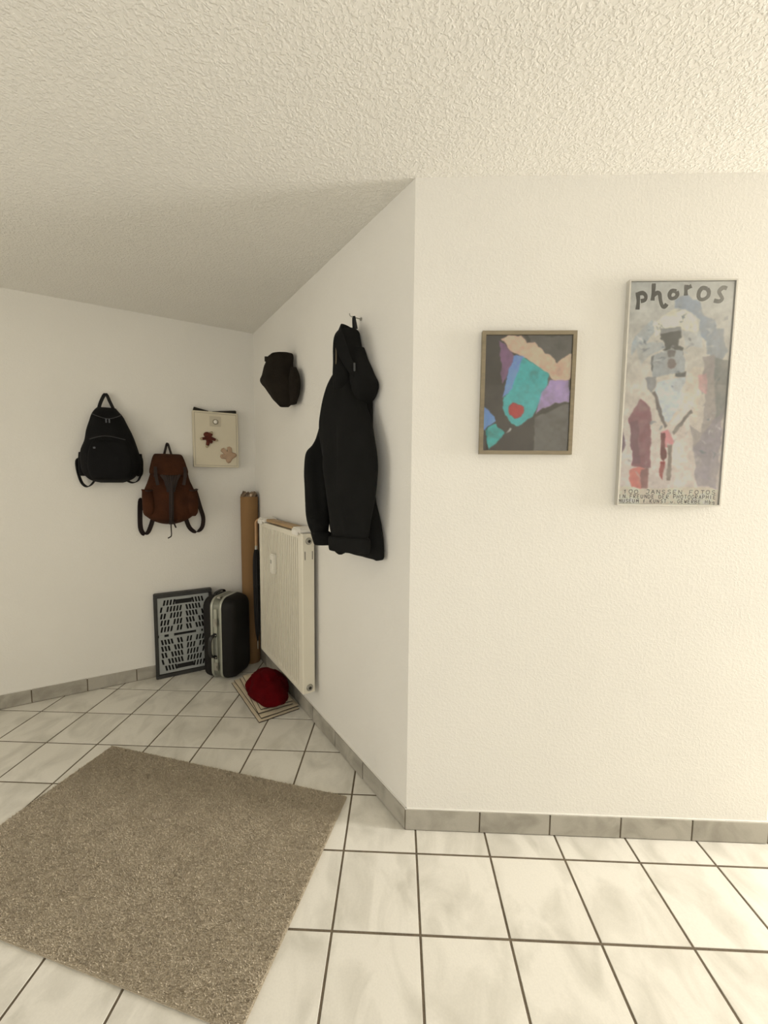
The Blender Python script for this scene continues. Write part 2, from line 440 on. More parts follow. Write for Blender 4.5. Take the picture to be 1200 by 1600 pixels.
# ------------------------------------------------------------------ framed prints on the front wall
def painted_sheet(name, w, h, nx, ny, patches, ground, warp, mottle, parent, y, gain=(1, 1, 1)):
    """flat printed paper: patches are (rgb, alpha, uv polygon) with wandering wet edges"""
    u, v = np.meshgrid((np.arange(nx)) / (nx - 1), (np.arange(ny)) / (ny - 1))
    def fbm(sc, seed):
        r = np.random.default_rng(seed); out = np.zeros_like(u)
        for o in range(4):
            k = sc * 2 ** o; gx, gy = int(k) + 3, int(k * h / w) + 3; g = r.random((gy, gx))
            x = u * k; yy = v * k * h / w; i = x.astype(int); j = yy.astype(int); a = x - i; b = yy - j; a = a * a * (3 - 2 * a); b = b * b * (3 - 2 * b)
            out += ((g[j, i] * (1 - a) + g[j, i + 1] * a) * (1 - b) + (g[j + 1, i] * (1 - a) + g[j + 1, i + 1] * a) * b - .5) / 2 ** o
        return out
    img = np.zeros((ny, nx, 3)); g0, g1, g2 = (np.array(c, float) for c in ground)
    t = v[..., None]; img[:] = np.where(t < .5, g0 + (g1 - g0) * t * 2, g1 + (g2 - g1) * (t - .5) * 2)
    du, dv = fbm(9, 1) * warp, fbm(9, 2) * warp * w / h
    uu, vv = u + du, v + dv
    m1, m2 = fbm(7, 3), fbm(26, 4)
    for k, (c, a, poly) in enumerate(patches):
        ins = np.zeros(u.shape, bool); n = len(poly)
        for i in range(n):
            x0, y0 = poly[i]; x1, y1 = poly[(i + 1) % n]
            cond = ((y0 > vv) != (y1 > vv)); xi = (x1 - x0) * (vv - y0) / (y1 - y0 + 1e-9) + x0
            ins ^= cond & (uu < xi)
        al = ins.astype(float)
        for _ in range(2):
            al = (al + np.roll(al, 1, 0) + np.roll(al, -1, 0) + np.roll(al, 1, 1) + np.roll(al, -1, 1)) / 5
        al = al * np.clip(a + mottle * 1.2 * m1, 0, 1)
        img = img * (1 - al[..., None]) + np.array(c, float) * al[..., None]
    img = img * (1 + mottle * (.22 * m1 + .18 * m2))[..., None]
    img = np.clip(img * np.array(gain) / 255, 0, 1); lin = np.where(img <= .04045, img / 12.92, ((img + .055) / 1.055) ** 2.4)
    X = (u - .5) * w; Z = (.5 - v) * h
    verts = np.stack([X, np.full_like(X, y), Z], -1).reshape(-1, 3)
    idx = np.arange(nx * ny).reshape(ny, nx); f = np.stack([idx[:-1, :-1], idx[1:, :-1], idx[1:, 1:], idx[:-1, 1:]], -1).reshape(-1, 4)
    me = bpy.data.meshes.new(name); me.from_pydata(verts.tolist(), [], f.tolist()); me.update()
    at = me.attributes.new('print', 'FLOAT_COLOR', 'POINT'); at.data.foreach_set('color', np.concatenate([lin.reshape(-1, 3), np.ones((nx * ny, 1))], 1).ravel().astype(np.float32))
    m = bpy.data.materials.new(name + '_ink'); m.use_nodes = True; nt = m.node_tree; b = nt.nodes['Principled BSDF']; b.inputs['Roughness'].default_value = .7
    an = nt.nodes.new('ShaderNodeAttribute'); an.attribute_name = 'print'; nt.links.new(an.outputs['Color'], b.inputs['Base Color'])
    me.materials.append(m); o = bpy.data.objects.new(name, me); C.objects.link(o); o.parent = parent; return o

def frame_bars(root, w, h, bw, depth, m, y0=0.0, inner_m=None):
    """four mitred bars"""
    for (a, b, c, d) in (((-w / 2, -h / 2), (w / 2, -h / 2), (w / 2 - bw, -h / 2 + bw), (-w / 2 + bw, -h / 2 + bw)),
                         ((w / 2, -h / 2), (w / 2, h / 2), (w / 2 - bw, h / 2 - bw), (w / 2 - bw, -h / 2 + bw)),
                         ((w / 2, h / 2), (-w / 2, h / 2), (-w / 2 + bw, h / 2 - bw), (w / 2 - bw, h / 2 - bw)),
                         ((-w / 2, h / 2), (-w / 2, -h / 2), (-w / 2 + bw, -h / 2 + bw), (-w / 2 + bw, h / 2 - bw))):
        q = MB(); q.prism([a, b, c, d], -depth, y0); q.build('frame_bar', m, root)

POSTER_PATCHES=[
((235, 228, 205),0.9,[(0.323, 0.15), (0.437, 0.117), (0.571, 0.124), (0.667, 0.171), (0.707, 0.232), (0.524, 0.205), (0.325, 0.218), (0.276, 0.238), (0.262, 0.191)]),
((150, 161, 172),0.85,[(0.431, 0.077), (0.562, 0.06), (0.683, 0.084), (0.722, 0.144), (0.845, 0.172), (0.882, 0.219), (0.8, 0.259), (0.677, 0.232), (0.697, 0.171), (0.57, 0.117), (0.436, 0.11)]),
((150, 158, 165),0.8,[(0.761, 0.205), (0.939, 0.205), (0.977, 0.3), (0.904, 0.355), (0.796, 0.328)]),
((176, 184, 186),0.7,[(0.073, 0.231), (0.237, 0.17), (0.273, 0.218), (0.204, 0.259), (0.103, 0.286), (0.063, 0.327), (0.055, 0.265)]),
((182, 186, 184),0.7,[(0.086, 0.272), (0.354, 0.259), (0.372, 0.286), (0.271, 0.314), (0.142, 0.355), (0.123, 0.327)]),
((84, 84, 80),0.95,[(0.33, 0.221), (0.529, 0.215), (0.53, 0.246), (0.501, 0.249), (0.503, 0.28), (0.566, 0.286), (0.57, 0.314), (0.344, 0.3), (0.375, 0.286), (0.368, 0.252), (0.337, 0.245)]),
((145, 145, 142),0.9,[(0.324, 0.204), (0.527, 0.199), (0.529, 0.217), (0.33, 0.221)]),
((176, 179, 178),0.9,[(0.258, 0.327), (0.359, 0.3), (0.568, 0.297), (0.59, 0.396), (0.271, 0.417)]),
((116, 110, 106),0.9,[(0.397, 0.303), (0.491, 0.303), (0.48, 0.329), (0.416, 0.329)]),
((128, 112, 108),0.9,[(0.405, 0.355), (0.414, 0.339), (0.446, 0.333), (0.48, 0.339), (0.497, 0.355), (0.485, 0.371), (0.453, 0.378), (0.419, 0.371)]),
((106, 106, 104),0.9,[(0.494, 0.4), (0.612, 0.393), (0.601, 0.417), (0.496, 0.417)]),
((110, 110, 110),0.8,[(0.258, 0.327), (0.276, 0.325), (0.279, 0.389), (0.264, 0.389)]),
((200, 201, 197),0.8,[(0.541, 0.218), (0.703, 0.212), (0.745, 0.287), (0.565, 0.28)]),
((125, 127, 130),0.8,[(0.59, 0.249), (0.607, 0.243), (0.626, 0.25), (0.613, 0.259)]),
((216, 209, 197),0.9,[(0.577, 0.355), (0.722, 0.327), (0.823, 0.314), (0.788, 0.369), (0.615, 0.41)]),
((150, 150, 150),0.8,[(0.195, 0.417), (0.307, 0.41), (0.305, 0.452), (0.273, 0.486), (0.224, 0.465)]),
((206, 212, 214),0.9,[(0.319, 0.438), (0.601, 0.417), (0.623, 0.465), (0.574, 0.535), (0.465, 0.619), (0.402, 0.605), (0.314, 0.514), (0.294, 0.479)]),
((226, 213, 196),0.9,[(0.67, 0.382), (0.788, 0.369), (0.743, 0.465), (0.739, 0.633), (0.638, 0.563), (0.565, 0.479)]),
((230, 215, 203),0.9,[(0.48, 0.619), (0.676, 0.514), (0.698, 0.563), (0.659, 0.703), (0.731, 0.774), (0.784, 0.917), (0.569, 0.918), (0.513, 0.739)]),
((163, 154, 151),0.85,[(0.751, 0.328), (0.868, 0.314), (0.927, 0.493), (0.947, 0.702), (0.894, 0.845), (0.725, 0.738), (0.679, 0.633), (0.79, 0.668), (0.798, 0.528)]),
((128, 131, 129),0.85,[(0.87, 0.328), (1.006, 0.341), (0.99, 0.604), (0.92, 0.632), (0.878, 0.424)]),
((156, 147, 155),0.8,[(0.725, 0.738), (0.86, 0.632), (0.983, 0.562), (0.983, 0.923), (0.784, 0.917)]),
((216, 168, 168),0.8,[(0.733, 0.403), (0.807, 0.396), (0.807, 0.493), (0.73, 0.479)]),
((138, 88, 97),0.9,[(0.068, 0.606), (0.178, 0.514), (0.283, 0.563), (0.309, 0.833), (0.134, 0.819), (0.11, 0.691)]),
((120, 82, 94),0.7,[(0.085, 0.62), (0.16, 0.606), (0.193, 0.804), (0.135, 0.805)]),
((206, 124, 114),0.9,[(0.106, 0.841), (0.188, 0.82), (0.281, 0.833), (0.294, 0.923), (0.116, 0.924)]),
((130, 90, 92),0.8,[(0.212, 0.833), (0.288, 0.826), (0.294, 0.923), (0.24, 0.923)]),
((128, 108, 118),0.9,[(-0.004, 0.641), (0.053, 0.726), (0.001, 0.805)]),
((116, 106, 102),0.95,[(0.277, 0.483), (0.302, 0.479), (0.456, 0.64), (0.427, 0.651)]),
((120, 113, 107),0.95,[(0.676, 0.565), (0.698, 0.58), (0.522, 0.679), (0.499, 0.665)]),
((217, 140, 146),0.9,[(0.396, 0.669), (0.456, 0.658), (0.524, 0.711), (0.49, 0.739), (0.435, 0.725)]),
((104, 38, 44),0.95,[(0.39, 0.676), (0.43, 0.672), (0.451, 0.775), (0.427, 0.8), (0.399, 0.775)]),
((150, 48, 48),0.95,[(0.399, 0.797), (0.445, 0.8), (0.44, 0.89), (0.409, 0.865)]),
((132, 118, 108),0.95,[(0.461, 0.718), (0.503, 0.725), (0.52, 0.893), (0.481, 0.891)]),
]
PHOTOS_STROKES=[
[(0.079, 0.045), (0.091, 0.08), (0.088, 0.12)],
[(0.085, 0.052), (0.13, 0.048), (0.161, 0.061), (0.154, 0.078), (0.115, 0.083)],
[(0.231, 0.007), (0.231, 0.042), (0.228, 0.081)],
[(0.231, 0.061), (0.265, 0.048), (0.292, 0.053), (0.303, 0.077), (0.321, 0.101), (0.346, 0.109), (0.368, 0.096)],
[(0.452, 0.042), (0.408, 0.04), (0.387, 0.057), (0.403, 0.072), (0.441, 0.07), (0.463, 0.057), (0.453, 0.042)],
[(0.543, 0.014), (0.542, 0.038), (0.545, 0.06)],
[(0.543, 0.029), (0.569, 0.024), (0.593, 0.019)],
[(0.746, 0.032), (0.698, 0.028), (0.668, 0.047), (0.671, 0.071), (0.706, 0.078), (0.752, 0.067), (0.763, 0.047), (0.744, 0.031)],
[(0.932, 0.031), (0.893, 0.027), (0.86, 0.043), (0.875, 0.059), (0.894, 0.075), (0.865, 0.086), (0.816, 0.082)],
]
PRINT_PATCHES=[
((112, 105, 94),[(0.473, -0.001), (0.995, 0.0), (1.031, 0.564), (0.773, 0.565), (0.676, 0.306)]),
((240, 196, 162),[(0.183, 0.033), (0.263, -0.001), (0.409, -0.001), (0.465, 0.076), (0.57, 0.063), (0.703, 0.152), (0.824, 0.238), (1.006, 0.161), (1.013, 0.375), (0.905, 0.409), (0.774, 0.375), (0.604, 0.263), (0.483, 0.195), (0.293, 0.143)]),
((150, 110, 135),[(0.165, 0.041), (0.293, 0.135), (0.324, 0.178), (0.278, 0.324), (0.212, 0.427), (0.186, 0.238)]),
((136, 168, 222),[(0.318, 0.169), (0.447, 0.173), (0.431, 0.323), (0.321, 0.479), (0.229, 0.531), (0.258, 0.393)]),
((92, 188, 178),[(0.435, 0.178), (0.603, 0.255), (0.737, 0.341), (0.73, 0.427), (0.668, 0.583), (0.569, 0.705), (0.419, 0.784), (0.31, 0.75), (0.228, 0.636), (0.241, 0.531), (0.342, 0.427)]),
((192, 163, 194),[(0.763, 0.384), (0.996, 0.383), (0.978, 0.556), (0.775, 0.591), (0.615, 0.679), (0.692, 0.479)]),
((200, 76, 70),[(0.292, 0.618), (0.326, 0.592), (0.409, 0.588), (0.469, 0.609), (0.478, 0.661), (0.444, 0.701), (0.373, 0.71), (0.313, 0.679)]),
((130, 165, 220),[(-0.012, 0.593), (0.03, 0.61), (0.135, 0.697), (0.131, 0.75), (0.021, 0.812), (-0.011, 0.777)]),
((82, 188, 174),[(0.021, 0.817), (0.144, 0.759), (0.255, 0.838), (0.233, 0.891), (0.087, 0.98)]),
((122, 115, 103),[(0.605, 0.714), (1.019, 0.556), (1.024, 1.011), (0.609, 1.013)]),
((200, 196, 180),[(0.266, 0.838), (0.312, 0.798), (0.336, 0.807), (0.302, 0.833)]),
]


OLIVE = mat('olive_wood_frame', srgb(140, 128, 104), .45, var=.2, vscale=14, stretch=(1, 1, 6), bump=.05, bscale=90)
SILVER = mat('silver_frame', srgb(205, 202, 194), .35, metal=.35, var=.05, vscale=20)
BOARD = mat('backing_board', srgb(120, 105, 85), .9, var=.1)
pa_ = thing('framed_print', 'small framed pop-art print of flat turquoise, peach and lilac patches in a brown frame', 'framed print', (.4510, 0, 1.8725))
w, h = .364, .476
frame_bars(pa_, w, h, .0145, .021, OLIVE)
mb = MB(); mb.box(-w / 2 + .01, w / 2 - .01, -.010, -.001, -h / 2 + .01, h / 2 - .01); mb.build('backing_board', BOARD, pa_)
painted_sheet('print_sheet', w - .028, h - .028, 170, 230, [(c, 1.0, p) for c, p in PRINT_PATCHES], ((86, 79, 69), (84, 76, 66), (82, 73, 64)), .035, .35, pa_, -.0115, (1.13, 1.18, 1.26))
mb = MB(); mb.box(-w / 2 + .0135, w / 2 - .0135, -.0155, -.0140, -h / 2 + .0135, h / 2 - .0135); mb.build('glass_pane', GLASS, pa_)

ps = thing('framed_poster', 'tall narrow framed watercolour exhibition poster lettered photos in a thin silver frame', 'framed poster', (1.0190, 0, 1.8660))
w, h = .400, .861
frame_bars(ps, w, h, .0055, .024, SILVER)
mb = MB(); mb.box(-w / 2 + .004, w / 2 - .004, -.012, -.001, -h / 2 + .004, h / 2 - .004); mb.build('backing_board', BOARD, ps)
hair = []
hr = np.random.default_rng(11)
for k in range(110):
    zone = ((.42, .98, .07, .34), (.04, .34, .17, .36), (.62, .98, .40, .92), (.05, .95, .10, .92))[k % 4]
    u0_, v0_ = hr.uniform(zone[0], zone[1]), hr.uniform(zone[2], zone[3]); a_ = hr.uniform(-1.2, 1.2) + (1.2 if zone[2] > .3 else 0); L_ = hr.uniform(.03, .12); wd_ = hr.uniform(.006, .016)
    du_, dv_ = math.cos(a_) * L_, math.sin(a_) * L_ * .46; pu_, pv_ = -math.sin(a_) * wd_, math.cos(a_) * wd_ * .46
    bow = hr.uniform(-.02, .02)
    hair.append((((112, 120, 128), (226, 224, 216), (150, 150, 150), (198, 196, 190))[hr.integers(0, 4)], hr.uniform(.35, .75), [(u0_, v0_), (u0_ + du_ / 2 + pu_ + bow, v0_ + dv_ / 2 + pv_), (u0_ + du_, v0_ + dv_), (u0_ + du_ / 2 - pu_ + bow, v0_ + dv_ / 2 - pv_)]))
caption = ((222, 210, 190), 1.0, [(-.1, .924), (1.1, .924), (1.1, 1.1), (-.1, 1.1)])
sw, sh = w - .010, h - .010
painted_sheet('poster_sheet', sw, sh, 190, 400, POSTER_PATCHES + hair + [caption], ((196, 196, 188), (216, 206, 192), (222, 207, 199)), .03, .45, ps, -.0135, (1.17, 1.19, 1.22))
INK = mat('dark_poster_ink', srgb(66, 68, 62), .8, var=.3, vscale=50)
INK2 = mat('grey_caption_ink', srgb(84, 76, 66), .8, var=.3, vscale=60)
def ribbon(mb, pts, wd, y, taper=False):
    n = len(pts); v = []; f = []
    for i in range(n):
        p = Vector(pts[i]); t = (Vector(pts[min(i + 1, n - 1)]) - Vector(pts[max(i - 1, 0)])); t = t.normalized() if t.length > 0 else Vector((1, 0))
        k = Vector((-t.y, t.x)) * wd / 2 * (1 + .10 * math.sin(i * .35))
        v += [(p.x + k.x, y, p.y + k.y), (p.x - k.x, y, p.y - k.y)]
    for i in range(n - 1): f.append((2 * i, 2 * i + 1, 2 * i + 3, 2 * i + 2))
    mb.add(v, f)
for st in PHOTOS_STROKES:
    q = MB(); pts = [((u - .5) * sw, (.5 - v) * sh) for u, v in st]
    pp = [(p.x, p.y) for p in spline([(a, b, 0) for a, b in pts], 24)]
    ribbon(q, pp, .0145, -.0138); q.build('brush_letter', INK, ps)
FONT = {'A': [[(0, 0), (.5, 1), (1, 0)], [(.2, .38), (.8, .38)]], 'B': [[(0, 0), (0, 1), (.7, .9), (.7, .6), (0, .52), (.85, .4), (.85, .1), (0, 0)]],
 'D': [[(0, 0), (0, 1), (.7, .85), (.9, .5), (.7, .12), (0, 0)]], 'E': [[(.85, 1), (0, 1), (0, 0), (.85, 0)], [(0, .5), (.7, .5)]],
 'F': [[(.9, 1), (0, 1), (0, 0)], [(0, .52), (.7, .52)]], 'G': [[(.95, .82), (.6, 1), (.15, .8), (0, .45), (.2, .08), (.6, 0), (.95, .2), (.95, .45), (.6, .45)]],
 'H': [[(0, 0), (0, 1)], [(.9, 0), (.9, 1)], [(0, .5), (.9, .5)]], 'I': [[(.4, 0), (.4, 1)]], 'J': [[(.2, 1), (.9, 1), (.85, .25), (.5, 0), (.05, .15)]],
 'K': [[(0, 0), (0, 1)], [(.9, 1), (.05, .5), (.9, 0)]], 'M': [[(0, 0), (.1, 1), (.5, .4), (.9, 1), (1, 0)]], 'N': [[(0, 0), (0, 1), (.9, 0), (.9, 1)]],
 'O': [[(.5, 1), (.1, .8), (0, .45), (.2, .08), (.5, 0), (.85, .12), (1, .5), (.85, .88), (.5, 1)]], 'P': [[(0, 0), (0, 1), (.75, .92), (.8, .6), (0, .48)]],
 'R': [[(0, 0), (0, 1), (.75, .92), (.78, .6), (0, .5), (.9, 0)]], 'S': [[(.9, .85), (.5, 1), (.1, .8), (.3, .55), (.8, .42), (.85, .15), (.45, 0), (0, .12)]],
 'T': [[(0, 1), (1, 1)], [(.5, 1), (.5, 0)]], 'U': [[(0, 1), (.05, .25), (.4, 0), (.8, .2), (.9, 1)]], 'W': [[(0, 1), (.25, 0), (.5, .65), (.75, 0), (1, 1)]],
 '1': [[(.1, .65), (.6, 1), (.5, 0)]], '0': [[(.5, 1), (.1, .8), (0, .45), (.2, .08), (.5, 0), (.85, .12), (1, .5), (.85, .88), (.5, 1)]],
 '.': [[(.3, 0), (.45, .12)]], 'f': [[(.8, .95), (.5, 1), (.4, .8), (.4, 0)], [(.1, .55), (.75, .55)]], 'u': [[(.1, .5), (.15, .1), (.5, 0), (.8, .15), (.8, .5)]],
 'b': [[(.1, 1), (.1, 0), (.7, .1), (.75, .4), (.15, .5)]], 'g': [[(.8, .5), (.2, .5), (.1, .2), (.75, .15), (.8, .5), (.75, -.25), (.2, -.25)]]}
def st_lin(x0, zz, lw, ht, st):
    return [(x0 + a * lw, zz + b * ht) for a, b in st]
def caption_line(text, v0, v1, u0, u1):
    n = len(text); cw = (u1 - u0) * sw / n; z0 = (.5 - v1) * sh; ht = (v1 - v0) * sh; q = MB()
    for i, ch in enumerate(text):
        if ch == ' ': continue
        lw = cw * (.62 if ch not in 'I.1' else .4); x0 = (u0 - .5) * sw + i * cw + random.uniform(0, .1) * cw; zz = z0 + random.uniform(-.05, .05) * ht
        for st in FONT[ch]:
            pp = [(p.x, p.y) for p in spline([(x0 + a * lw, zz + b * ht, 0) for a, b in st], 5 * len(st))] if len(st) > 4 else st_lin(x0, zz, lw, ht, st)
            if len(st) > 4: ribbon(q, pp, .0023, -.0139)
            else:
                for pa, pb in zip(pp[:-1], pp[1:]): ribbon(q, [pa, pb], .0023, -.0139)
    q.build('caption_line', INK2, ps)['kind'] = 'stuff'
caption_line('100 JANSSEN FOTOS', .9325, .9505, .055, .985)
caption_line('IN.FREUNDE DER PHOTOGRAPHIE', .9555, .9725, .015, .99)
caption_line('MUSEUM f.KUNST u.GEWERBE Hbg', .9775, .9935, .015, .98)
mb = MB(); mb.box(-w / 2 + .005, w / 2 - .005, -.0205, -.0190, -h / 2 + .005, h / 2 - .005); mb.build('glass_pane', GLASS, ps)

# ------------------------------------------------------------------ fabrics and metals
BLACKBAG = mat('black_nylon', srgb(11, 11, 12), .8, bump=.25, bscale=120, var=.3, vscale=20, spec=.2)
BLACKWEB = mat('black_webbing', srgb(14, 11, 11), .85, bump=.2, bscale=260)
ZIP = mat('dull_black_zip', srgb(44, 44, 46), .45, bump=.2, bscale=300)
PULL = mat('grey_zip_metal', srgb(92, 94, 96), .35, metal=.6, var=.1)
BROWN = mat('brown_suede', srgb(70, 38, 19), .9, bump=.3, bscale=70, col2=srgb(51, 26, 12), vscale=9, spec=.2)
BROWN_D = mat('dark_brown_leather', srgb(34, 17, 11), .7, bump=.2, bscale=110, var=.25, vscale=18)
BROWN_WEB = mat('dark_brown_webbing', srgb(34, 20, 18), .85, bump=.2, bscale=240)
COAT = mat('black_softshell', srgb(25, 25, 24), .95, bump=.18, bscale=160, var=.2, vscale=6, spec=.15)
COAT_IN = mat('coat_lining', srgb(20, 20, 20), .8, bump=.1, bscale=100)
KNIT = mat('dark_felt', srgb(36, 31, 25), .95, bump=.4, bscale=150, var=.25, vscale=12, spec=.15)
STEEL = mat('nickel_steel', srgb(170, 168, 160), .3, metal=.9, var=.05)

# ------------------------------------------------------------------ black backpack on the back wall
S0 = .99
bp_ = thing('backpack', 'black nylon backpack hanging on the back wall above the brown one', 'backpack', on_back(S0, 0, 1.485), RZ_B)
def X(s): return S0 - s
def rowsB(rows, z0): return [(z - z0, X(a), X(b), d) for z, a, b, d in rows]
v, f = bag_loft(rowsB([(1.485, 1.06, .93, .07), (1.495, 1.095, .90, .11), (1.515, 1.128, .862, .135), (1.56, 1.158, .828, .16), (1.63, 1.166, .812, .175), (1.70, 1.158, .822, .172), (1.77, 1.138, .842, .16),
    (1.84, 1.124, .866, .145), (1.90, 1.106, .89, .125), (1.945, 1.09, .91, .105), (1.98, 1.072, .938, .075), (2.0, 1.058, .952, .05)], 1.485), 44, 36, 2.7, .012, 8, 1.3)
mesh_obj('body', v, f, BLACKBAG, bp_, True)
v, f = bag_loft(rowsB([(1.50, 1.06, .92, .02), (1.52, 1.10, .885, .045), (1.60, 1.118, .868, .058), (1.69, 1.108, .872, .056), (1.75, 1.09, .89, .045), (1.785, 1.07, .91, .02)], 1.485), 22, 28, 3, .008, 10, 4.1, back=.128)
mesh_obj('front_pocket', v, f, BLACKBAG, bp_, True)
for a, b, sd in ((1.178, 1.13, 7.7), (.852, .803, 3.2)):
    v, f = bag_loft(rowsB([(1.53, a - .012, b + .012, .03), (1.56, a, b, .06), (1.64, a, b, .065), (1.69, a - .004, b + .004, .05)], 1.485), 14, 16, 2.6, .006, 12, sd, back=.03)
    mesh_obj('side_pocket', v, f, BLACKBAG, bp_, True)
z0 = 1.485
q = MB(); q.strap(spline([(X(1.052), -.03, 1.985 - z0), (X(1.036), -.03, 2.04 - z0), (X(1.010), -.025, 2.092 - z0), (X(1.004), -.025, 2.092 - z0), (X(.984), -.03, 2.04 - z0), (X(.962), -.03, 1.985 - z0)], 18), .020, .004, side=(0, 1, .0))
q.strap(spline([(X(1.052), -.035, 1.985 - z0), (X(1.036), -.035, 2.04 - z0), (X(1.008), -.03, 2.094 - z0), (X(.984), -.035, 2.04 - z0), (X(.962), -.035, 1.985 - z0)], 18), .020, .006, side=(1, 0, .4))
q.build('hang_loop', BLACKWEB, bp_, True)
for pts in ([(1.15, -.03, 1.66), (1.186, -.025, 1.64), (1.187, -.03, 1.575), (1.168, -.035, 1.49), (1.14, -.035, 1.458), (1.112, -.035, 1.472), (1.088, -.04, 1.51)],
            [(.83, -.03, 1.67), (.809, -.025, 1.655), (.811, -.03, 1.575), (.834, -.035, 1.505), (.868, -.035, 1.485), (.90, -.035, 1.497), (.93, -.04, 1.525)]):
    q = MB(); q.strap(spline([(X(a), y, c - z0) for a, y, c in pts], 26), .024, .006, side=(.45, 1, .2)); q.build('shoulder_strap', BLACKWEB, bp_, True)
def arc_tube(pts, r, name, m, parent, n=6): q = MB(); q.tube(spline(pts, 20), r, n); q.build(name, m, parent, True)
arc_tube([(X(1.085), -.112, 1.944 - z0), (X(1.05), -.122, 1.928 - z0), (X(.995), -.128, 1.915 - z0), (X(.945), -.122, 1.932 - z0), (X(.918), -.108, 1.95 - z0)], .0035, 'zipper', ZIP, bp_)
arc_tube([(X(1.10), -.160, 1.772 - z0), (X(1.04), -.170, 1.793 - z0), (X(.98), -.172, 1.795 - z0), (X(.90), -.160, 1.778 - z0)], .0035, 'zipper', ZIP, bp_)
for a in (1.006, .988):
    q = MB(); q.box(X(a) - .004, X(a) + .004, -.140, -.134, 1.888 - z0, 1.914 - z0, bev=.001); q.build('zip_pull', PULL, bp_)
q = MB(); q.box(X(1.075) - .006, X(1.075) + .006, -.186, -.178, 1.71 - z0, 1.722 - z0, bev=.001); q.build('zip_pull', PULL, bp_)

# ------------------------------------------------------------------ brown backpack
S0 = .63; z0 = 1.175
bb = thing('backpack', 'brown suede drawstring backpack hanging under the cream box', 'backpack', on_back(S0, 0, z0), RZ_B)
v, f = bag_loft(rowsB([(1.177, .675, .60, .06), (1.19, .715, .565, .10), (1.215, .76, .515, .135), (1.25, .795, .475, .15), (1.30, .814, .457, .16), (1.37, .806, .461, .16), (1.43, .80, .472, .15), (1.50, .775, .497, .14), (1.57, .755, .515, .125), (1.63, .742, .535, .105), (1.675, .73, .55, .08)], z0), 44, 36, 2.6, .014, 9, 2.2)
mesh_obj('body', v, f, BROWN, bb, True)
v, f = bag_loft(rowsB([(1.538, .70, .575, .158), (1.545, .755, .525, .164), (1.57, .765, .514, .160), (1.63, .752, .53, .140), (1.67, .742, .543, .11), (1.692, .732, .552, .07), (1.698, .722, .565, .04)], z0), 24, 32, 3.2, .007, 9, 6.6)
mesh_obj('flap', v, f, BROWN, bb, True)
for a, b, sd in ((.818, .738, 1.9), (.535, .452, 8.2)):
    v, f = bag_loft(rowsB([(1.235, a - .03, b + .02, .05), (1.27, a - .004, b + .004, .10), (1.35, a, b, .105), (1.42, a - .002, b + .004, .09), (1.438, a, b, .085)], z0), 16, 18, 2.8, .008, 11, sd, back=.055)
    mesh_obj('side_pocket', v, f, BROWN, bb, True)
    arc_tube([(X(a - .002), -.085, 1.436 - z0), (X((a + b) / 2), -.160, 1.428 - z0), (X(b + .002), -.110, 1.436 - z0)], .005, 'pocket_edge', BROWN_D, bb)
q = MB(); q.strap(spline([(X(.668), -.03, 1.68 - z0), (X(.655), -.028, 1.735 - z0), (X(.645), -.025, 1.772 - z0), (X(.638), -.025, 1.772 - z0), (X(.628), -.028, 1.735 - z0), (X(.615), -.03, 1.68 - z0)], 18), .022, .006, side=(.6, 1, 0)); q.build('hang_loop', BROWN_D, bb, True)
for a, lean in ((.728, .006), (.540, -.006)):
    q = MB(); q.strap(spline([(X(a), -.150, 1.60 - z0), (X(a), -.172, 1.555 - z0), (X(a - lean), -.164, 1.50 - z0), (X(a - lean * 2), -.160, 1.47 - z0)], 12), .020, .004); st = q.build('buckle_strap', BROWN_D, bb, True)
    q = MB(); q.box(X(a) - .012, X(a) + .012, -.177, -.168, 1.525 - z0, 1.545 - z0, bev=.002); q.build('buckle', BROWN_D, st)
q = MB()
for k in range(7):
    a = .575 + k * .02
    q.tube(spline([(X(a), -.150, 1.548 - z0), (X(.63 + (a - .63) * .6), -.168, 1.50 - z0), (X(.635 + (a - .63) * .35), -.166, 1.42 - z0)], 10), [.011] * 4 + [.009] * 3 + [.005] * 3, 6)
q.build('gathered_neck', BROWN_D, bb, True)
q = MB(); q.strap(spline([(X(.632), -.168, 1.52 - z0), (X(.634), -.176, 1.42 - z0), (X(.637), -.172, 1.30 - z0), (X(.638), -.150, 1.215 - z0), (X(.638), -.11, 1.182 - z0)], 18), .030, .005); q.build('centre_strap', BROWN_D, bb, True)
arc_tube([(X(.628), -.178, 1.50 - z0), (X(.632), -.182, 1.35 - z0), (X(.639), -.165, 1.22 - z0), (X(.641), -.13, 1.17 - z0), (X(.64), -.12, 1.10 - z0), (X(.655), -.12, 1.085 - z0), (X(.664), -.12, 1.08 - z0)], .0045, 'drawstring', BROWN_D, bb)
arc_tube([(X(.622), -.14, 1.20 - z0), (X(.617), -.13, 1.178 - z0), (X(.609), -.125, 1.156 - z0)], .006, 'drawstring', BROWN_D, bb)
for pts in ([(.80, -.04, 1.37), (.826, -.03, 1.36), (.834, -.03, 1.25), (.833, -.03, 1.15), (.812, -.035, 1.108), (.788, -.04, 1.122), (.768, -.045, 1.17), (.752, -.05, 1.225)],
            [(.468, -.045, 1.435), (.452, -.03, 1.38), (.430, -.03, 1.29), (.411, -.03, 1.21), (.424, -.035, 1.135), (.468, -.04, 1.106), (.51, -.04, 1.14), (.535, -.05, 1.21)]):
    q = MB(); q.strap(spline([(X(a), y, c - z0) for a, y, c in pts], 30), .032, .006, side=(.9, .45, .1)); q.build('shoulder_strap', BROWN_WEB, bb, True)

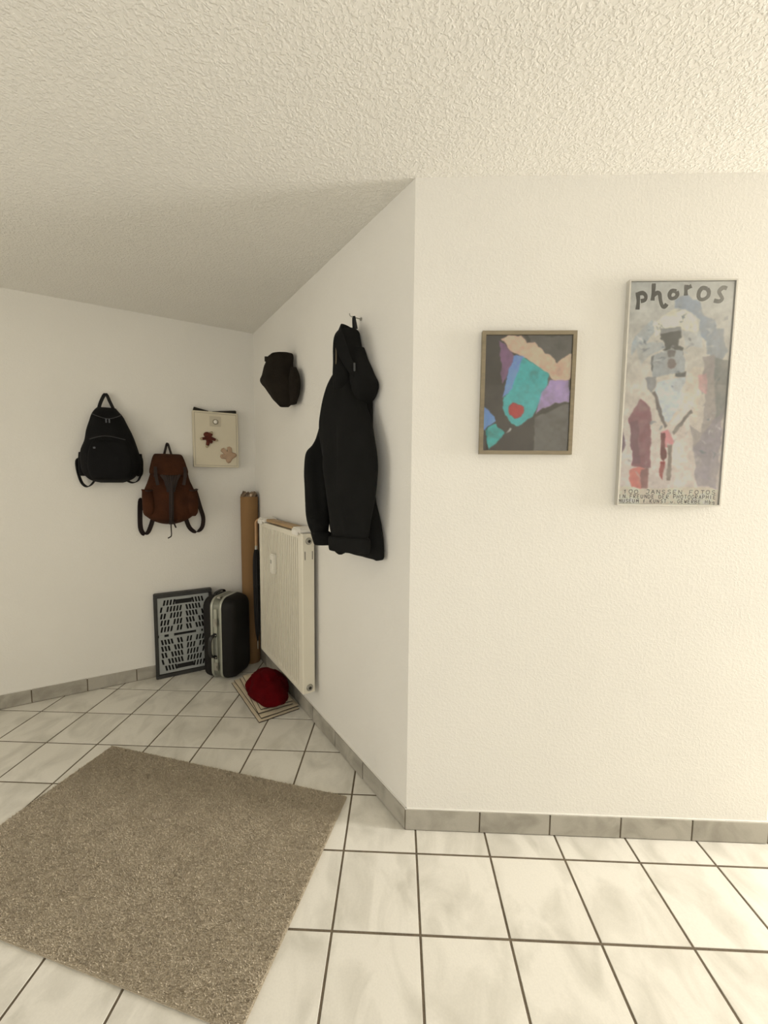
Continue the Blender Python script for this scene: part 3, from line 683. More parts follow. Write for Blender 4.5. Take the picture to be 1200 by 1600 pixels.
# ------------------------------------------------------------------ cream box with teddy and star ornaments
S0 = .306; z0 = 1.607
CREAM = mat('cream_card', srgb(214, 205, 182), .6, var=.05, vscale=7, bump=.03, bscale=80)
EDGE = mat('grey_box_edge', srgb(150, 143, 124), .7, var=.1, vscale=20)
DARKFELT = mat('dark_felt_strip', srgb(38, 34, 26), .9, var=.2, vscale=30)
TEDDY = mat('brown_teddy_plush', srgb(96, 42, 26), .95, bump=.5, bscale=300, var=.3, vscale=30)
PAW = mat('pale_plush', srgb(176, 162, 132), .95, bump=.4, bscale=300)
STAR = mat('dusty_pink_plush', srgb(186, 158, 132), .95, bump=.4, bscale=260, var=.15, vscale=20)
wb = thing('wall_box', 'flat cream box with teddy and star ornaments on the back wall', 'wall box', on_back(S0, 0, z0), RZ_B)
q = MB(); q.box(-.163, .163, -.044, -.001, 0, .424, bev=.003); q.build('body', CREAM, wb)
q = MB(); q.box(-.163, .163, -.0555, -.044, 0, .424, bev=.002); lid = q.build('lid', CREAM, wb)
q = MB()
for x0, x1, a, b in ((-.150, .150, .012, .0145), (-.150, .150, .4095, .412), (-.152, -.1495, .012, .412), (.1495, .152, .012, .412)): q.box(x0, x1, -.0563, -.0550, a, b)
q.build('border_line', EDGE, lid)
q = MB(); q.box(-.045, .036, -.0585, -.0550, .312, .390, bev=.002); q.build('clasp_tab', mat('tab_card', srgb(196, 187, 166), .6, var=.05), wb)
def disc(mb, c, r, y0, y1, n=20, rx=1.0): mb.prism([(c[0] + r * rx * math.cos(2 * math.pi * k / n), c[1] + r * math.sin(2 * math.pi * k / n)) for k in range(n)], y0, y1)
q = MB(); disc(q, (-.003, .348), .021, -.062, -.058); q.build('stud_ring', EDGE, wb, True)
q = MB(); q.tube([(-.003, -.0615, .348), (-.003, -.066, .348), (-.003, -.070, .348), (-.003, -.0715, .348)], [.014, .0135, .009, .002], 16); q.build('stud', mat('pearl_stud', srgb(235, 230, 220), .2, spec=.7), wb, True)
for pts in ([(-.158, .424), (-.150, .452), (-.050, .430), (-.050, .424)], [(-.03, .424), (-.02, .429), (.148, .450), (.156, .446), (.156, .424)]):
    q = MB(); q.prism(pts, -.040, -.012); q.build('felt_flap', DARKFELT, wb)
def blob(mb, c, r, n=10, m=7):
    v = []; f = []
    for j in range(m + 1):
        t = math.pi * j / m
        for i in range(n): a = 2 * math.pi * i / n; v.append((c[0] + r[0] * math.sin(t) * math.cos(a), c[1] + r[1] * math.cos(t), c[2] + r[2] * math.sin(t) * math.sin(a)))
    for j in range(m):
        for i in range(n): f.append((j * n + i, j * n + (i + 1) % n, (j + 1) * n + (i + 1) % n, (j + 1) * n + i))
    mb.add(v, f)
q = MB(); Y = -.062
blob(q, (-.052, Y, .215), (.026, .012, .032)); blob(q, (-.066, Y, .246), (.026, .012, .022)); blob(q, (-.042, Y, .250), (.018, .009, .016))
q.tube([(-.055, Y, .222), (-.100, Y, .214)], [.014, .010], 8); q.tube([(-.045, Y, .222), (-.006, Y, .210)], [.015, .010], 8); q.tube([(-.056, Y, .200), (-.066, Y, .165)], [.016, .011], 8); q.tube([(-.045, Y, .198), (-.030, Y, .188)], [.012, .010], 8)
td = q.build('teddy_ornament', TEDDY, wb, True)
q = MB()
for c in ((-.106, .213), (.000, .207), (-.068, .158), (-.034, .263)): blob(q, (c[0], Y - .001, c[1]), (.011, .009, .011))
q.build('paw', PAW, td, True)['kind'] = 'stuff'
def star(mb, cx, cz, tips, rin, y0, yc):
    n = len(tips); ring = []
    for k in range(n):
        a = math.atan2(tips[k][1] - cz, tips[k][0] - cx); b = math.atan2(tips[(k + 1) % n][1] - cz, tips[(k + 1) % n][0] - cx)
        L = math.hypot(tips[k][0] - cx, tips[k][1] - cz)
        for da, rr in ((-.26, .92), (0, 1.0), (.26, .92)): ring.append((cx + L * rr * math.cos(a + da), cz + L * rr * math.sin(a + da)))
        d = (b - a) % (2 * math.pi); ring.append((cx + rin * math.cos(a + d / 2), cz + rin * math.sin(a + d / 2)))
    m = len(ring); v = [(x, y0, z) for x, z in ring] + [(cx + (x - cx) * .8, yc, cz + (z - cz) * .8) for x, z in ring] + [(cx, yc - .004, cz)]
    f = [(k, (k + 1) % m, m + (k + 1) % m, m + k) for k in range(m)] + [(m + k, m + (k + 1) % m, 2 * m) for k in range(m)]
    mb.add(v, f)
q = MB(); star(q, .090, .092, [(.150, .100), (.096, .165), (.036, .146), (.024, .082), (.086, .032)], .038, -.056, -.068); q.build('star_ornament', STAR, wb, True)

# ------------------------------------------------------------------ cap on the diagonal wall
def sec(z, pts, s0, z0): return (z - z0, [(s0 - s, -n) for s, n in pts])
S0, z0 = 1.27, 1.975
cap_ = thing('cap', 'dark brown felt cap hanging on the diagonal wall left of the jacket', 'cap', on_diag(S0, .018, z0), RZ_D)
secs = [(1.978, [(1.20, .03), (1.185, .05), (1.19, .065), (1.21, .08), (1.225, .085), (1.235, .07), (1.23, .05), (1.215, .035)]),
        (2.01, [(1.17, .01), (1.145, .04), (1.155, .07), (1.19, .10), (1.24, .11), (1.27, .09), (1.26, .05), (1.22, .01)]),
        (2.05, [(1.16, .005), (1.125, .04), (1.14, .085), (1.19, .125), (1.27, .13), (1.31, .105), (1.30, .055), (1.24, .005)]),
        (2.10, [(1.15, .005), (1.115, .04), (1.13, .095), (1.19, .145), (1.30, .15), (1.35, .12), (1.34, .06), (1.25, .005)]),
        (2.155, [(1.16, .005), (1.125, .04), (1.14, .095), (1.20, .15), (1.33, .165), (1.40, .14), (1.38, .06), (1.27, .005)]),
        (2.20, [(1.18, .005), (1.155, .04), (1.17, .09), (1.23, .145), (1.34, .158), (1.39, .13), (1.38, .06), (1.28, .005)]),
        (2.26, [(1.20, .005), (1.18, .04), (1.20, .09), (1.25, .135), (1.33, .142), (1.37, .115), (1.36, .06), (1.28, .005)]),
        (2.305, [(1.20, .005), (1.185, .035), (1.20, .08), (1.25, .12), (1.33, .128), (1.355, .10), (1.35, .05), (1.28, .005)]),
        (2.322, [(1.23, .01), (1.22, .035), (1.24, .07), (1.28, .10), (1.33, .108), (1.345, .09), (1.34, .05), (1.29, .01)]),
        (2.333, [(1.26, .03), (1.26, .04), (1.27, .06), (1.29, .08), (1.32, .09), (1.33, .08), (1.32, .05), (1.29, .03)])]
v, f = section_loft([sec(z, p, S0, z0) for z, p in secs], 34, 30, .016, 11, 3.0, .7); mesh_obj('crown', v, f, KNIT, cap_, True)
# folded band and peak
q = MB(); q.strap(spline([(S0 - s, -n, z - z0) for s, n, z in ((1.19, .05, 2.285), (1.20, .092, 2.285), (1.255, .136, 2.268), (1.32, .143, 2.285), (1.352, .112, 2.297))], 20), .03, .006, side=(0, 0, 1)); q.build('band', KNIT, cap_, True)
secs = [(1.99, [(1.13, .012), (1.11, .02), (1.12, .035), (1.16, .04), (1.19, .035), (1.18, .015)]), (2.06, [(1.085, .008), (1.065, .025), (1.08, .05), (1.14, .06), (1.18, .05), (1.16, .008)]),
        (2.14, [(1.08, .008), (1.06, .025), (1.08, .05), (1.14, .06), (1.18, .05), (1.16, .008)]), (2.21, [(1.13, .012), (1.11, .02), (1.12, .035), (1.16, .04), (1.19, .035), (1.18, .015)])]
v, f = section_loft([sec(z, p, S0, z0) for z, p in secs], 16, 18, .006, 12, 9.0); mesh_obj('ear_flap', v, f, KNIT, cap_, True)

# ------------------------------------------------------------------ jacket on its hook
S0, z0 = .40, 1.15
jk = thing('jacket', 'long black hooded jacket hanging on a hook on the diagonal wall', 'jacket', on_diag(S0, 0, z0), RZ_D)
def body_sec(z, sr, sl, d):
    w_ = sl - sr
    return sec(z, [(sr, .012), (sr - .004, .04 + .02 * w_), (sr + .22 * w_, d * .8), (sr + .5 * w_, d), (sr + .8 * w_, d * .95), (sl, d * .62), (sl - .02, .02), (sr + .5 * w_, .006)], S0, z0)
v, f = section_loft([body_sec(*q) for q in ((1.165, .20, .34, .045), (1.172, .185, .42, .07), (1.20, .182, .53, .105), (1.30, .197, .56, .125), (1.41, .228, .53, .125), (1.55, .252, .53, .13), (1.70, .272, .52, .135), (1.80, .285, .51, .14), (1.90, .285, .47, .14), (2.0, .31, .44, .13), (2.06, .34, .42, .10), (2.10, .36, .41, .06))], 60, 44, .022, 9, 5.0, .22)
mesh_obj('body', v, f, COAT, jk, True)
def flat_sec(z, c, half, th, ang, s0=S0, zz=z0):
    ca, sa = math.cos(ang), math.sin(ang); pts = []
    for k in range(8):
        a = 2 * math.pi * k / 8; p = half * math.copysign(abs(math.cos(a)) ** .8, math.cos(a)); q_ = th * math.copysign(abs(math.sin(a)) ** .8, math.sin(a))
        pts.append((c[0] + p * ca - q_ * sa, c[1] + p * sa + q_ * ca))
    return sec(z, pts, s0, zz)
A_ = math.radians(28)
DS, DN = -.035, -.018
v, f = section_loft([flat_sec(q[0], (q[1][0] + DS * min(1, (2.05 - q[0]) / .4), q[1][1] + DN), *q[2:]) for q in ((1.262, (.305, .155), .105, .038, A_), (1.30, (.30, .157), .118, .045, A_), (1.40, (.297, .155), .128, .05, A_), (1.52, (.31, .15), .138, .052, A_), (1.65, (.335, .148), .148, .054, A_), (1.76, (.355, .142), .142, .056, A_ * 1.1), (1.86, (.368, .130), .118, .056, A_ * 1.2), (1.95, (.380, .118), .090, .052, A_ * 1.3), (2.03, (.385, .10), .06, .045, A_ * 1.4), (2.09, (.39, .09), .03, .03, A_))], 60, 40, .030, 8, 12.0, .3)
sl = mesh_obj('sleeve', v, f, COAT, jk, True)
v, f = section_loft([flat_sec(q[0], (q[1][0] + DS * min(1, (2.05 - q[0]) / .4), q[1][1] + DN), *q[2:]) for q in ((1.203, (.305, .157), .098, .033, A_), (1.208, (.305, .157), .104, .039, A_), (1.235, (.304, .157), .108, .042, A_), (1.262, (.304, .157), .106, .042, A_), (1.270, (.304, .157), .096, .034, A_))], 14, 28, .004, 12, 2.0); mesh_obj('cuff', v, f, COAT, sl, True)
A2 = math.radians(62)
v, f = section_loft([flat_sec(*q) for q in ((1.255, (.50, .165), .045, .032, A2), (1.32, (.515, .168), .055, .038, A2), (1.45, (.535, .165), .060, .042, A2), (1.58, (.545, .162), .060, .042, A2), (1.655, (.545, .158), .060, .044, A2), (1.69, (.53, .152), .052, .038, A2), (1.73, (.495, .143), .046, .034, A2), (1.80, (.455, .130), .038, .032, A2), (1.86, (.43, .118), .025, .022, A2))], 46, 32, .024, 9, 20.0, .3)
sl2 = mesh_obj('sleeve', v, f, COAT, jk, True)
v, f = section_loft([flat_sec(*q) for q in ((1.208, (.475, .160), .040, .030, A2), (1.212, (.478, .161), .047, .035, A2), (1.24, (.488, .164), .050, .037, A2), (1.262, (.498, .165), .050, .037, A2), (1.27, (.50, .166), .042, .031, A2))], 14, 24, .005, 12, 6.0); mesh_obj('cuff', v, f, COAT, sl2, True)
v, f = section_loft([flat_sec(*q) for q in ((1.158, (.44, .09), .012, .010, A2), (1.172, (.435, .09), .03, .014, A2), (1.20, (.43, .09), .045, .018, A2), (1.26, (.43, .09), .05, .02, A2), (1.32, (.43, .085), .03, .012, A2))], 16, 20, .006, 12, 1.0); mesh_obj('hem_flap', v, f, COAT, jk, True)
# hood: folded over, open towards the left, side lappet hanging to the right
v, f = section_loft([sec(z, p, S0, z0) for z, p in (
    (1.93, [(.36, .015), (.34, .05), (.34, .10), (.35, .14), (.37, .16), (.40, .14), (.42, .08), (.41, .02)]),
    (1.99, [(.34, .012), (.32, .05), (.31, .11), (.32, .155), (.345, .175), (.38, .15), (.41, .08), (.40, .015)]),
    (2.05, [(.345, .012), (.33, .05), (.32, .11), (.33, .155), (.35, .172), (.38, .15), (.41, .08), (.41, .015)]),
    (2.12, [(.36, .012), (.35, .05), (.34, .10), (.35, .145), (.365, .165), (.39, .145), (.42, .08), (.42, .015)]),
    (2.18, [(.38, .012), (.37, .04), (.36, .09), (.365, .135), (.38, .150), (.40, .13), (.43, .07), (.43, .015)]),
    (2.22, [(.40, .012), (.39, .035), (.385, .07), (.39, .10), (.40, .11), (.415, .095), (.435, .06), (.435, .015)]),
    (2.238, [(.415, .02), (.41, .03), (.408, .045), (.41, .06), (.415, .065), (.42, .055), (.428, .045), (.428, .025)]))], 36, 32, .008, 9, 7.0, .4)
hood = mesh_obj('hood', v, f, COAT, jk, True)
v, f = section_loft([sec(z, p, S0, z0) for z, p in (
    (1.86, [(.30, .02), (.285, .04), (.28, .07), (.29, .085), (.31, .08), (.32, .04)]),
    (1.90, [(.255, .012), (.235, .035), (.235, .085), (.26, .11), (.31, .10), (.32, .04)]),
    (1.95, [(.240, .01), (.225, .035), (.225, .085), (.25, .115), (.31, .11), (.33, .04)]),
    (2.01, [(.275, .01), (.262, .035), (.262, .08), (.28, .105), (.33, .11), (.35, .04)]),
    (2.08, [(.325, .01), (.312, .03), (.312, .07), (.325, .09), (.36, .10), (.38, .04)]),
    (2.14, [(.36, .01), (.35, .025), (.35, .05), (.36, .065), (.38, .07), (.40, .03)]))], 26, 22, .007, 11, 3.7, .4)
mesh_obj('collar', v, f, COAT, jk, True)
# brim fold of the hood and opening zip
q = MB(); q.strap(spline([(S0 - s, -n, z - z0) for s, n, z in ((.43, .03, 2.23), (.385, .115, 2.215), (.345, .150, 2.16), (.315, .145, 2.09), (.29, .12, 2.02), (.265, .10, 1.97))], 26), [.02 + .03 * math.sin(math.pi * k / 25) for k in range(26)], .008, side=(.2, .4, 1)); q.build('hood_brim', COAT, hood, True)
arc_tube([(S0 - s, -n, z - z0) for s, n, z in ((.372, .142, 2.185), (.350, .160, 2.13), (.335, .168, 2.07), (.335, .170, 2.02))], .0028, 'zipper', mat('bronze_zip', srgb(110, 100, 80), .4, metal=.5, var=.1), hood)
q = MB(); q.box(S0 - .268 - .003, S0 - .268 + .003, -.118, -.110, 2.0 - z0, 2.035 - z0, bev=.001); q.build('toggle', PULL, jk)
q = MB(); q.strap(spline([(S0 - s, -n, z - z0) for s, n, z in ((.418, .03, 2.232), (.412, .036, 2.262), (.405, .040, 2.286), (.400, .040, 2.286), (.396, .036, 2.262), (.394, .03, 2.232))], 16), .012, .004, side=(.5, 1, 0)); q.build('hang_loop', COAT_IN, jk, True)
hk = thing('wall_hook', 'small steel hook carrying the jacket loop on the diagonal wall', 'hook', on_diag(.402, 0, 2.285), RZ_D)
q = MB(); q.tube(spline([(0, 0, 0), (0, -.035, .0), (-.004, -.056, .003), (-.006, -.060, .014)], 10), .0028, 8); q.build('pin', STEEL, hk, True)
q = MB(); q.tube([(0, 0, 0), (0, -.003, 0)], .008, 12); q.build('rosette', STEEL, hk, True)

# ------------------------------------------------------------------ radiator
S0, z0 = .885, .235
ENAMEL = mat('cream_radiator_enamel', srgb(232, 226, 208), .35, var=.03, vscale=6)
DARKGAP = mat('dark_shade_and_screw', srgb(48, 44, 38), .8, var=.1)  # dark colour painted for shade in slots and sockets, also used on clamp screws
rd = thing('radiator', 'tall cream ribbed panel radiator mounted on the diagonal wall beside the suitcase', 'radiator', on_diag(S0, 0, z0), RZ_D)
W_, Hh = .80, .972
prof = [(0.0, -.100), (-.004, -.103), (-.060, -.103)]
n_r = 22; pitch_ = (W_ - .12) / n_r
for k in range(n_r):
    x = -.060 - k * pitch_
    prof += [(x - pitch_ * .10, -.103), (x - pitch_ * .24, -.0720), (x - pitch_ * .46, -.0720), (x - pitch_ * .60, -.103)]
prof += [(-W_ + .004, -.103), (-W_, -.100)]
v = []; f = []; zs = [(0.0, 0), (.030, 0), (.052, 1), (Hh - .052, 1), (Hh - .030, 0), (Hh, 0)]
for zz, k in zs:
    for x, y in prof: v.append((x, y if (k or y > -.1029 and x in (0.0, -W_)) else min(y, -.103) if abs(x) > .002 and abs(x) < W_ - .002 else y, zz))
nP = len(prof)
for j in range(len(zs) - 1):
    for i in range(nP - 1): f.append((j * nP + i, j * nP + i + 1, (j + 1) * nP + i + 1, (j + 1) * nP + i))
fb = [(x, -.068, zz) for zz in (0, Hh) for x in (0, -W_)]; k = len(v); v += fb
f.append((k, k + 1, k + 3, k + 2))
f.append(tuple(range(nP)) + (k + 1, k)); f.append(tuple((len(zs) - 1) * nP + i for i in range(nP)) + (k + 3, k + 2))
f.append((0, k, k + 2, (len(zs) - 1) * nP) + tuple()); f.append((nP - 1, k + 1, k + 3, len(zs) * nP - 1))
mesh_obj('ribbed_front', v, f, ENAMEL, rd)
q = MB(); q.box(-W_, 0, -.045, -.030, .01, Hh - .01, bev=.002); q.build('rear_panel', ENAMEL, rd)
for x0, x1 in ((-.003, 0.003), (-W_ - .003, -W_ + .003)):
    q = MB(); q.box(x0, x1, -.0985, -.028, .0, Hh, bev=.0015); sd = q.build('side_cover', ENAMEL, rd)
    if x0 > -.1:
        for yy in (-.086, -.040):
            q = MB(); q.box(.0028, .0042, yy - .0018, yy + .0018, Hh - .155, Hh - .105); q.build('slot_shade', DARKGAP, sd)  # solid dark strip painted as the shade inside a slit
q = MB()
for k in range(20): q.box(-W_ + .02 + k * .038, -W_ + .046 + k * .038, -.084, -.048, Hh - .012, Hh - .006)
q.box(-W_, 0, -.088, -.084, Hh - .02, Hh - .004); q.box(-W_, 0, -.048, -.044, Hh - .02, Hh - .004); o = q.build('top_grille', ENAMEL, rd); o['kind'] = 'stuff'
for zz in (.035, Hh - .045):
    q = MB(); q.tube([(0.002, -.062, zz), (.007, -.062, zz), (.012, -.062, zz)], [.021, .021, .018], 20); pl = q.build('end_plug', STEEL, rd, True)
    q = MB(); q.tube([(.011, -.062, zz), (.0135, -.062, zz)], .010, 6); q.build('hex_socket_shade', DARKGAP, pl)  # dark plug painted as the shade in the socket
q = MB(); q.box(S0 - 1.365, S0 - 1.315, -.134, -.103, .945 - .275 - 0.02, .945 - .275 + .115, bev=.006); hc = q.build('heat_meter', mat('white_meter_plastic', srgb(238, 234, 222), .4, var=.02), rd)
q = MB(); q.box(S0 - 1.352, S0 - 1.328, -.1352, -.1338, .72, .745); q.build('meter_window', mat('meter_display', srgb(170, 170, 158), .3, var=.05), hc)
for xx in (-.12, -.68):
    q = MB(); q.box(xx - .02, xx + .02, -.031, 0, Hh - .16, Hh - .10); q.build('wall_bracket', ENAMEL, rd)

# drying rail laid over the radiator
WOOD = mat('pale_beech', srgb(178, 148, 108), .55, var=.2, vscale=6, stretch=(1, 8, 8), bump=.05, bscale=60)
dr = thing('drying_rail', 'beech slat with two white end clamps resting on top of the radiator', 'drying rail', on_diag(1.28, .06, 1.2075), RZ_D)
PLW = mat('white_clamp_plastic', srgb(238, 234, 224), .4, var=.03)
for x0, x1 in ((-.385, -.275), (.27, .385)):
    q = MB(); q.box(x0, x1, -.056, .052, .0, .030, bev=.007); cl = q.build('clamp', PLW, dr, True)
    q = MB(); q.box(x0 + .02, x1 - .02, -.066, -.050, -.012, .022, bev=.004); q.build('clamp_lip', PLW, cl, True)
    q = MB(); q.tube([((x0 + x1) / 2 + .02, .055, .016), ((x0 + x1) / 2 + .02, .050, .016)], .008, 10); q.build('clamp_screw', DARKGAP, cl, True)
q = MB(); q.box(-.28, .275, -.030, .028, .006, .026, bev=.003); q.build('slat', WOOD, dr)

# ------------------------------------------------------------------ cardboard roll in the corner
CARD = mat('brown_cardboard', srgb(142, 108, 68), .85, var=.15, vscale=5, bump=.05, bscale=90, stretch=(1, 1, .3))
tb = thing('cardboard_roll', 'tall brown cardboard roll standing upright in the niche corner', 'cardboard roll', (-1.2613, 1.5866, 0))
def pipe(z0_, z1_, ro, ri, n=28, wob=0):
    v = []; f = []
    for zz, r_ in ((z0_, ro), (z1_, ro), (z1_, ri), (z0_, ri)):
        for i in range(n):
            a = 2 * math.pi * i / n; rr = r_ * (1 + wob * math.sin(3 * a)); v.append((rr * math.cos(a), rr * math.sin(a), zz))
    for j in range(4):
        for i in range(n): f.append((j * n + i, j * n + (i + 1) % n, ((j + 1) % 4) * n + (i + 1) % n, ((j + 1) % 4) * n + i))
    return v, f
v, f = pipe(0, 1.375, .068, .064); mesh_obj('tube', v, f, CARD, tb, True, 50)
v, f = pipe(.02, 1.36, .045, .041, 20); mesh_obj('inner_roll', v, f, CARD, tb, True, 50)
v = []; f = []; n = 36; RR = [(1.33, .058), (1.365, .060), (1.39, .060), (1.408, .05), (1.40, .03), (1.385, .012)]
for zz, r_ in RR:
    for i in range(n):
        a = 2 * math.pi * i / n; w_ = noise.noise(Vector((math.cos(a) * 4, math.sin(a) * 4, zz * 60))); w2 = noise.noise(Vector((math.cos(a) * 7 + 9, math.sin(a) * 7, zz * 30)))
        v.append((math.cos(a) * (r_ + .014 * w2), math.sin(a) * (r_ + .014 * w2), zz + .03 * w_))
for j in range(len(RR) - 1):
    for i in range(n): f.append((j * n + i, j * n + (i + 1) % n, (j + 1) * n + (i + 1) % n, (j + 1) * n + i))
mesh_obj('crumpled_wrap', v, f, mat('crumpled_foil', srgb(150, 128, 100), .3, metal=.35, col2=srgb(70, 52, 38), vscale=26, spec=.8), tb)

# ------------------------------------------------------------------ umbrella
um = thing('umbrella', 'furled black umbrella with curved wooden handle hooked beside the radiator', 'umbrella', on_diag(1.815, .088, .24), RZ_D)
hw = mat('honey_wood_handle', srgb(190, 148, 104), .45, var=.2, vscale=20)
cx, cy = .6, .8
hz = 1.0
pts = [(0, 0, .70), (0, 0, .90)] + [(cx * .031 * (1 - math.cos(t)), cy * .031 * (1 - math.cos(t)), .935 + .034 * math.sin(t)) for t in [math.pi * k / 10 for k in range(11)]] + [(cx * .062, cy * .062, .915)]
q = MB(); q.tube(spline(pts, 40), .0095, 10); q.build('handle', hw, um, True)
v = []; f = []; n = 32; RR = [(.0, .004), (.03, .008), (.10, .017), (.25, .022), (.45, .025), (.62, .024), (.70, .019), (.735, .012)]
RR = lerp_rows(RR, 24)
for zz, r_ in RR:
    for i in range(n): a = 2 * math.pi * i / n; rr = r_ * (1 + .16 * math.sin(8 * a + zz * 5)); v.append((rr * math.cos(a), rr * math.sin(a), zz))
for j in range(len(RR) - 1):
    for i in range(n): f.append((j * n + i, j * n + (i + 1) % n, (j + 1) * n + (i + 1) % n, (j + 1) * n + i))
mesh_obj('canopy', v, f, BLACKWEB, um, True)
q = MB(); q.tube([(0, 0, -.06), (0, 0, .02)], [.004, .005], 8); q.build('ferrule', STEEL, um, True)
q = MB(); q.tube([(0, 0, .44), (0, 0, .46)], .0285, 20); q.build('closing_band', BLACKWEB, um, True)
q = MB(); q.tube([(0, 0, .735), (0, 0, .765)], [.011, .010], 12); q.build('collar_ring', STEEL, um, True)

# ------------------------------------------------------------------ folding crate against the back wall
S0 = .57
CRATE = mat('blue_grey_crate_plastic', srgb(158, 162, 160), .5, var=.1, vscale=10)
CRATE_D = mat('dark_crate_frame', srgb(48, 48, 46), .55, var=.2, vscale=12)
CRATE_SHADE = mat('crate_inner_shade', srgb(16, 16, 16), .8, var=.2)  # inside is grey plastic too; black is painted shade
ct = thing('folding_crate', 'grey slotted folding crate with dark frame standing collapsed against the back wall', 'crate', on_back(S0, .012, 0), RZ_B)
CW, CH = .404, .652
for nm, a in (('frame_bar', (-CW / 2, CW / 2, 0, .030)), ('frame_bar', (-CW / 2, CW / 2, CH - .028, CH)), ('frame_bar', (-CW / 2, -CW / 2 + .024, .030, CH - .028)), ('frame_bar', (CW / 2 - .024, CW / 2, .030, CH - .028))):
    q = MB(); q.box(a[0], a[1], -.054, 0, a[2], a[3], bev=.004); q.build(nm, CRATE_D, ct)
q = MB(); q.box(-CW / 2 + .02, CW / 2 - .02, -.022, -.004, .02, CH - .02); q.build('inner_side_shade', CRATE_SHADE, ct)  # backing plate blackened as the shade seen through the slots
def lattice(z0_, z1_, flip):
    x0_, x1_ = -CW / 2 + .0245, CW / 2 - .0245; nc, nr = 15, 5; hh = z1_ - z0_; m_ = .014
    cw = (x1_ - x0_ - 2 * m_) / nc; ch = (hh - 2 * m_) / nr
    vd = {}; v = []; f = []
    def V(x, z):
        k = (round(x, 5), round(z, 5))
        if k not in vd: vd[k] = len(v); v.append((x, 0, z))
        return vd[k]
    holes = []
    for j in range(nr):
        for i in range(nc):
            a, b = x0_ + m_ + i * cw, z0_ + m_ + j * ch; xc = a + cw / 2; ax = abs(xc)
            jj = j if not flip else nr - 1 - j
            rib = abs(ax - (.155 - .020 * jj)) < .012 or ax < .006 + .0 * jj
            handle = (jj == 0) and ax < .062
            if rib or handle:
                f.append((V(a, b), V(a + cw, b), V(a + cw, b + ch), V(a, b + ch)))
                continue
            sl_ = (1 if xc < 0 else -1) * (1 if flip else -1) * cw * .19
            w_ = cw * .30; g = ch * .09
            h0, h1, h2, h3 = (xc - w_ - sl_, b + g), (xc + w_ - sl_, b + g), (xc + w_ + sl_, b + ch - g), (xc - w_ + sl_, b + ch - g)
            o0, o1, o2, o3 = V(a, b), V(a + cw, b), V(a + cw, b + ch), V(a, b + ch)
            i0, i1, i2, i3 = V(*h0), V(*h1), V(*h2), V(*h3)
            f += [(o0, o1, i1, i0), (o1, o2, i2, i1), (o2, o3, i3, i2), (o3, o0, i0, i3)]
    for (a0, a1, b0, b1) in ((x0_, x1_, z0_, z0_ + m_), (x0_, x1_, z1_ - m_, z1_), (x0_, x0_ + m_, z0_ + m_, z1_ - m_), (x1_ - m_, x1_, z0_ + m_, z1_ - m_)):
        k = len(v); v += [(a0, 0, b0), (a1, 0, b0), (a1, 0, b1), (a0, 0, b1)]; f.append((k, k + 1, k + 2, k + 3))
    v = [(x, -.044, z) for x, y, z in v]
    o = mesh_obj('slotted_panel', v, f, CRATE, ct)
    sm = o.modifiers.new('thickness', 'SOLIDIFY'); sm.thickness = .006; sm.offset = 0
    zc = z0_ + m_ + ch * .5 if not flip else z1_ - m_ - ch * .5
    q = MB(); q.box(-.058, .058, -.0478, -.0465, zc - .017, zc + .017, bev=.0005); q.build('grip_hole_shade', CRATE_SHADE, o)  # black plate painted as the shade in the grip opening
    return o
lattice(.034, .318, False); lattice(.338, CH - .031, True)
q = MB(); q.box(-CW / 2 + .024, CW / 2 - .024, -.040, -.030, .316, .340); q.build('hinge_gap_shade', CRATE_SHADE, ct)  # black strip painted as the shade between the two panels
for xx in (-.155, -.09, .1, .15):
    q = MB(); q.box(xx - .018, xx + .018, -.050, -.040, .317, .339, bev=.002); q.build('hinge', CRATE, ct)

# ------------------------------------------------------------------ suitcase
LEA = mat('dark_brown_leatherette', srgb(15, 12, 11), .6, spec=.3, bump=.15, bscale=180, var=.25, vscale=10)
ALU = mat('brushed_aluminium', srgb(176, 178, 166), .35, metal=.55, var=.12, vscale=16, stretch=(3, 3, .4))
ALU_D = mat('dull_aluminium', srgb(128, 130, 118), .4, metal=.5, var=.15, vscale=16)
BLK = mat('black_plastic', srgb(18, 18, 18), .4, bump=.05)
tdx, tdy = .98, -.2; _l = math.hypot(tdx, tdy); tdx /= _l; tdy /= _l
sc_ = thing('suitcase', 'dark hard-shell suitcase with silver trim standing on end by the crate', 'suitcase', (-1.522, 1.258, 0), math.atan2(tdy, tdx))
SW, SD, SH = .262, .272, .632
def rrect(y0, y1, z0_, z1_, r, n=7):
    P_ = []
    for (cy_, cz_, a0) in ((y1 - r, z1_ - r, 0), (y0 + r, z1_ - r, 90), (y0 + r, z0_ + r, 180), (y1 - r, z0_ + r, 270)):
        for k in range(n): a = math.radians(a0 + 90 * k / (n - 1)); P_.append((cy_ + r * math.cos(a), cz_ + r * math.sin(a)))
    return P_
def shell(name, xs, m):
    """xs: (x, inset)"""
    v = []; f = []; n = None
    for x, ins in xs:
        ring = rrect(ins, SD - ins, ins, SH - ins, max(.012, .075 - ins * .6)); n = len(ring); v += [(x, a, b) for a, b in ring]
    for j in range(len(xs) - 1):
        for i in range(n): f.append((j * n + i, j * n + (i + 1) % n, (j + 1) * n + (i + 1) % n, (j + 1) * n + i))
    f.append(tuple(range(n))); f.append(tuple((len(xs) - 1) * n + i for i in range(n)))
    return mesh_obj(name, v, f, m, sc_, True, 55)
shell('lid', [(.0, .040), (.004, .022), (.014, .010), (.030, .005), (.06, .002), (.088, .002)], LEA)
shell('lid', [(.168, .002), (.19, .003), (.212, .008), (.240, .018), (.257, .034), (SW, .052)], LEA)
shell('trim_band', [(.092, .004), (.162, .004)], ALU_D)
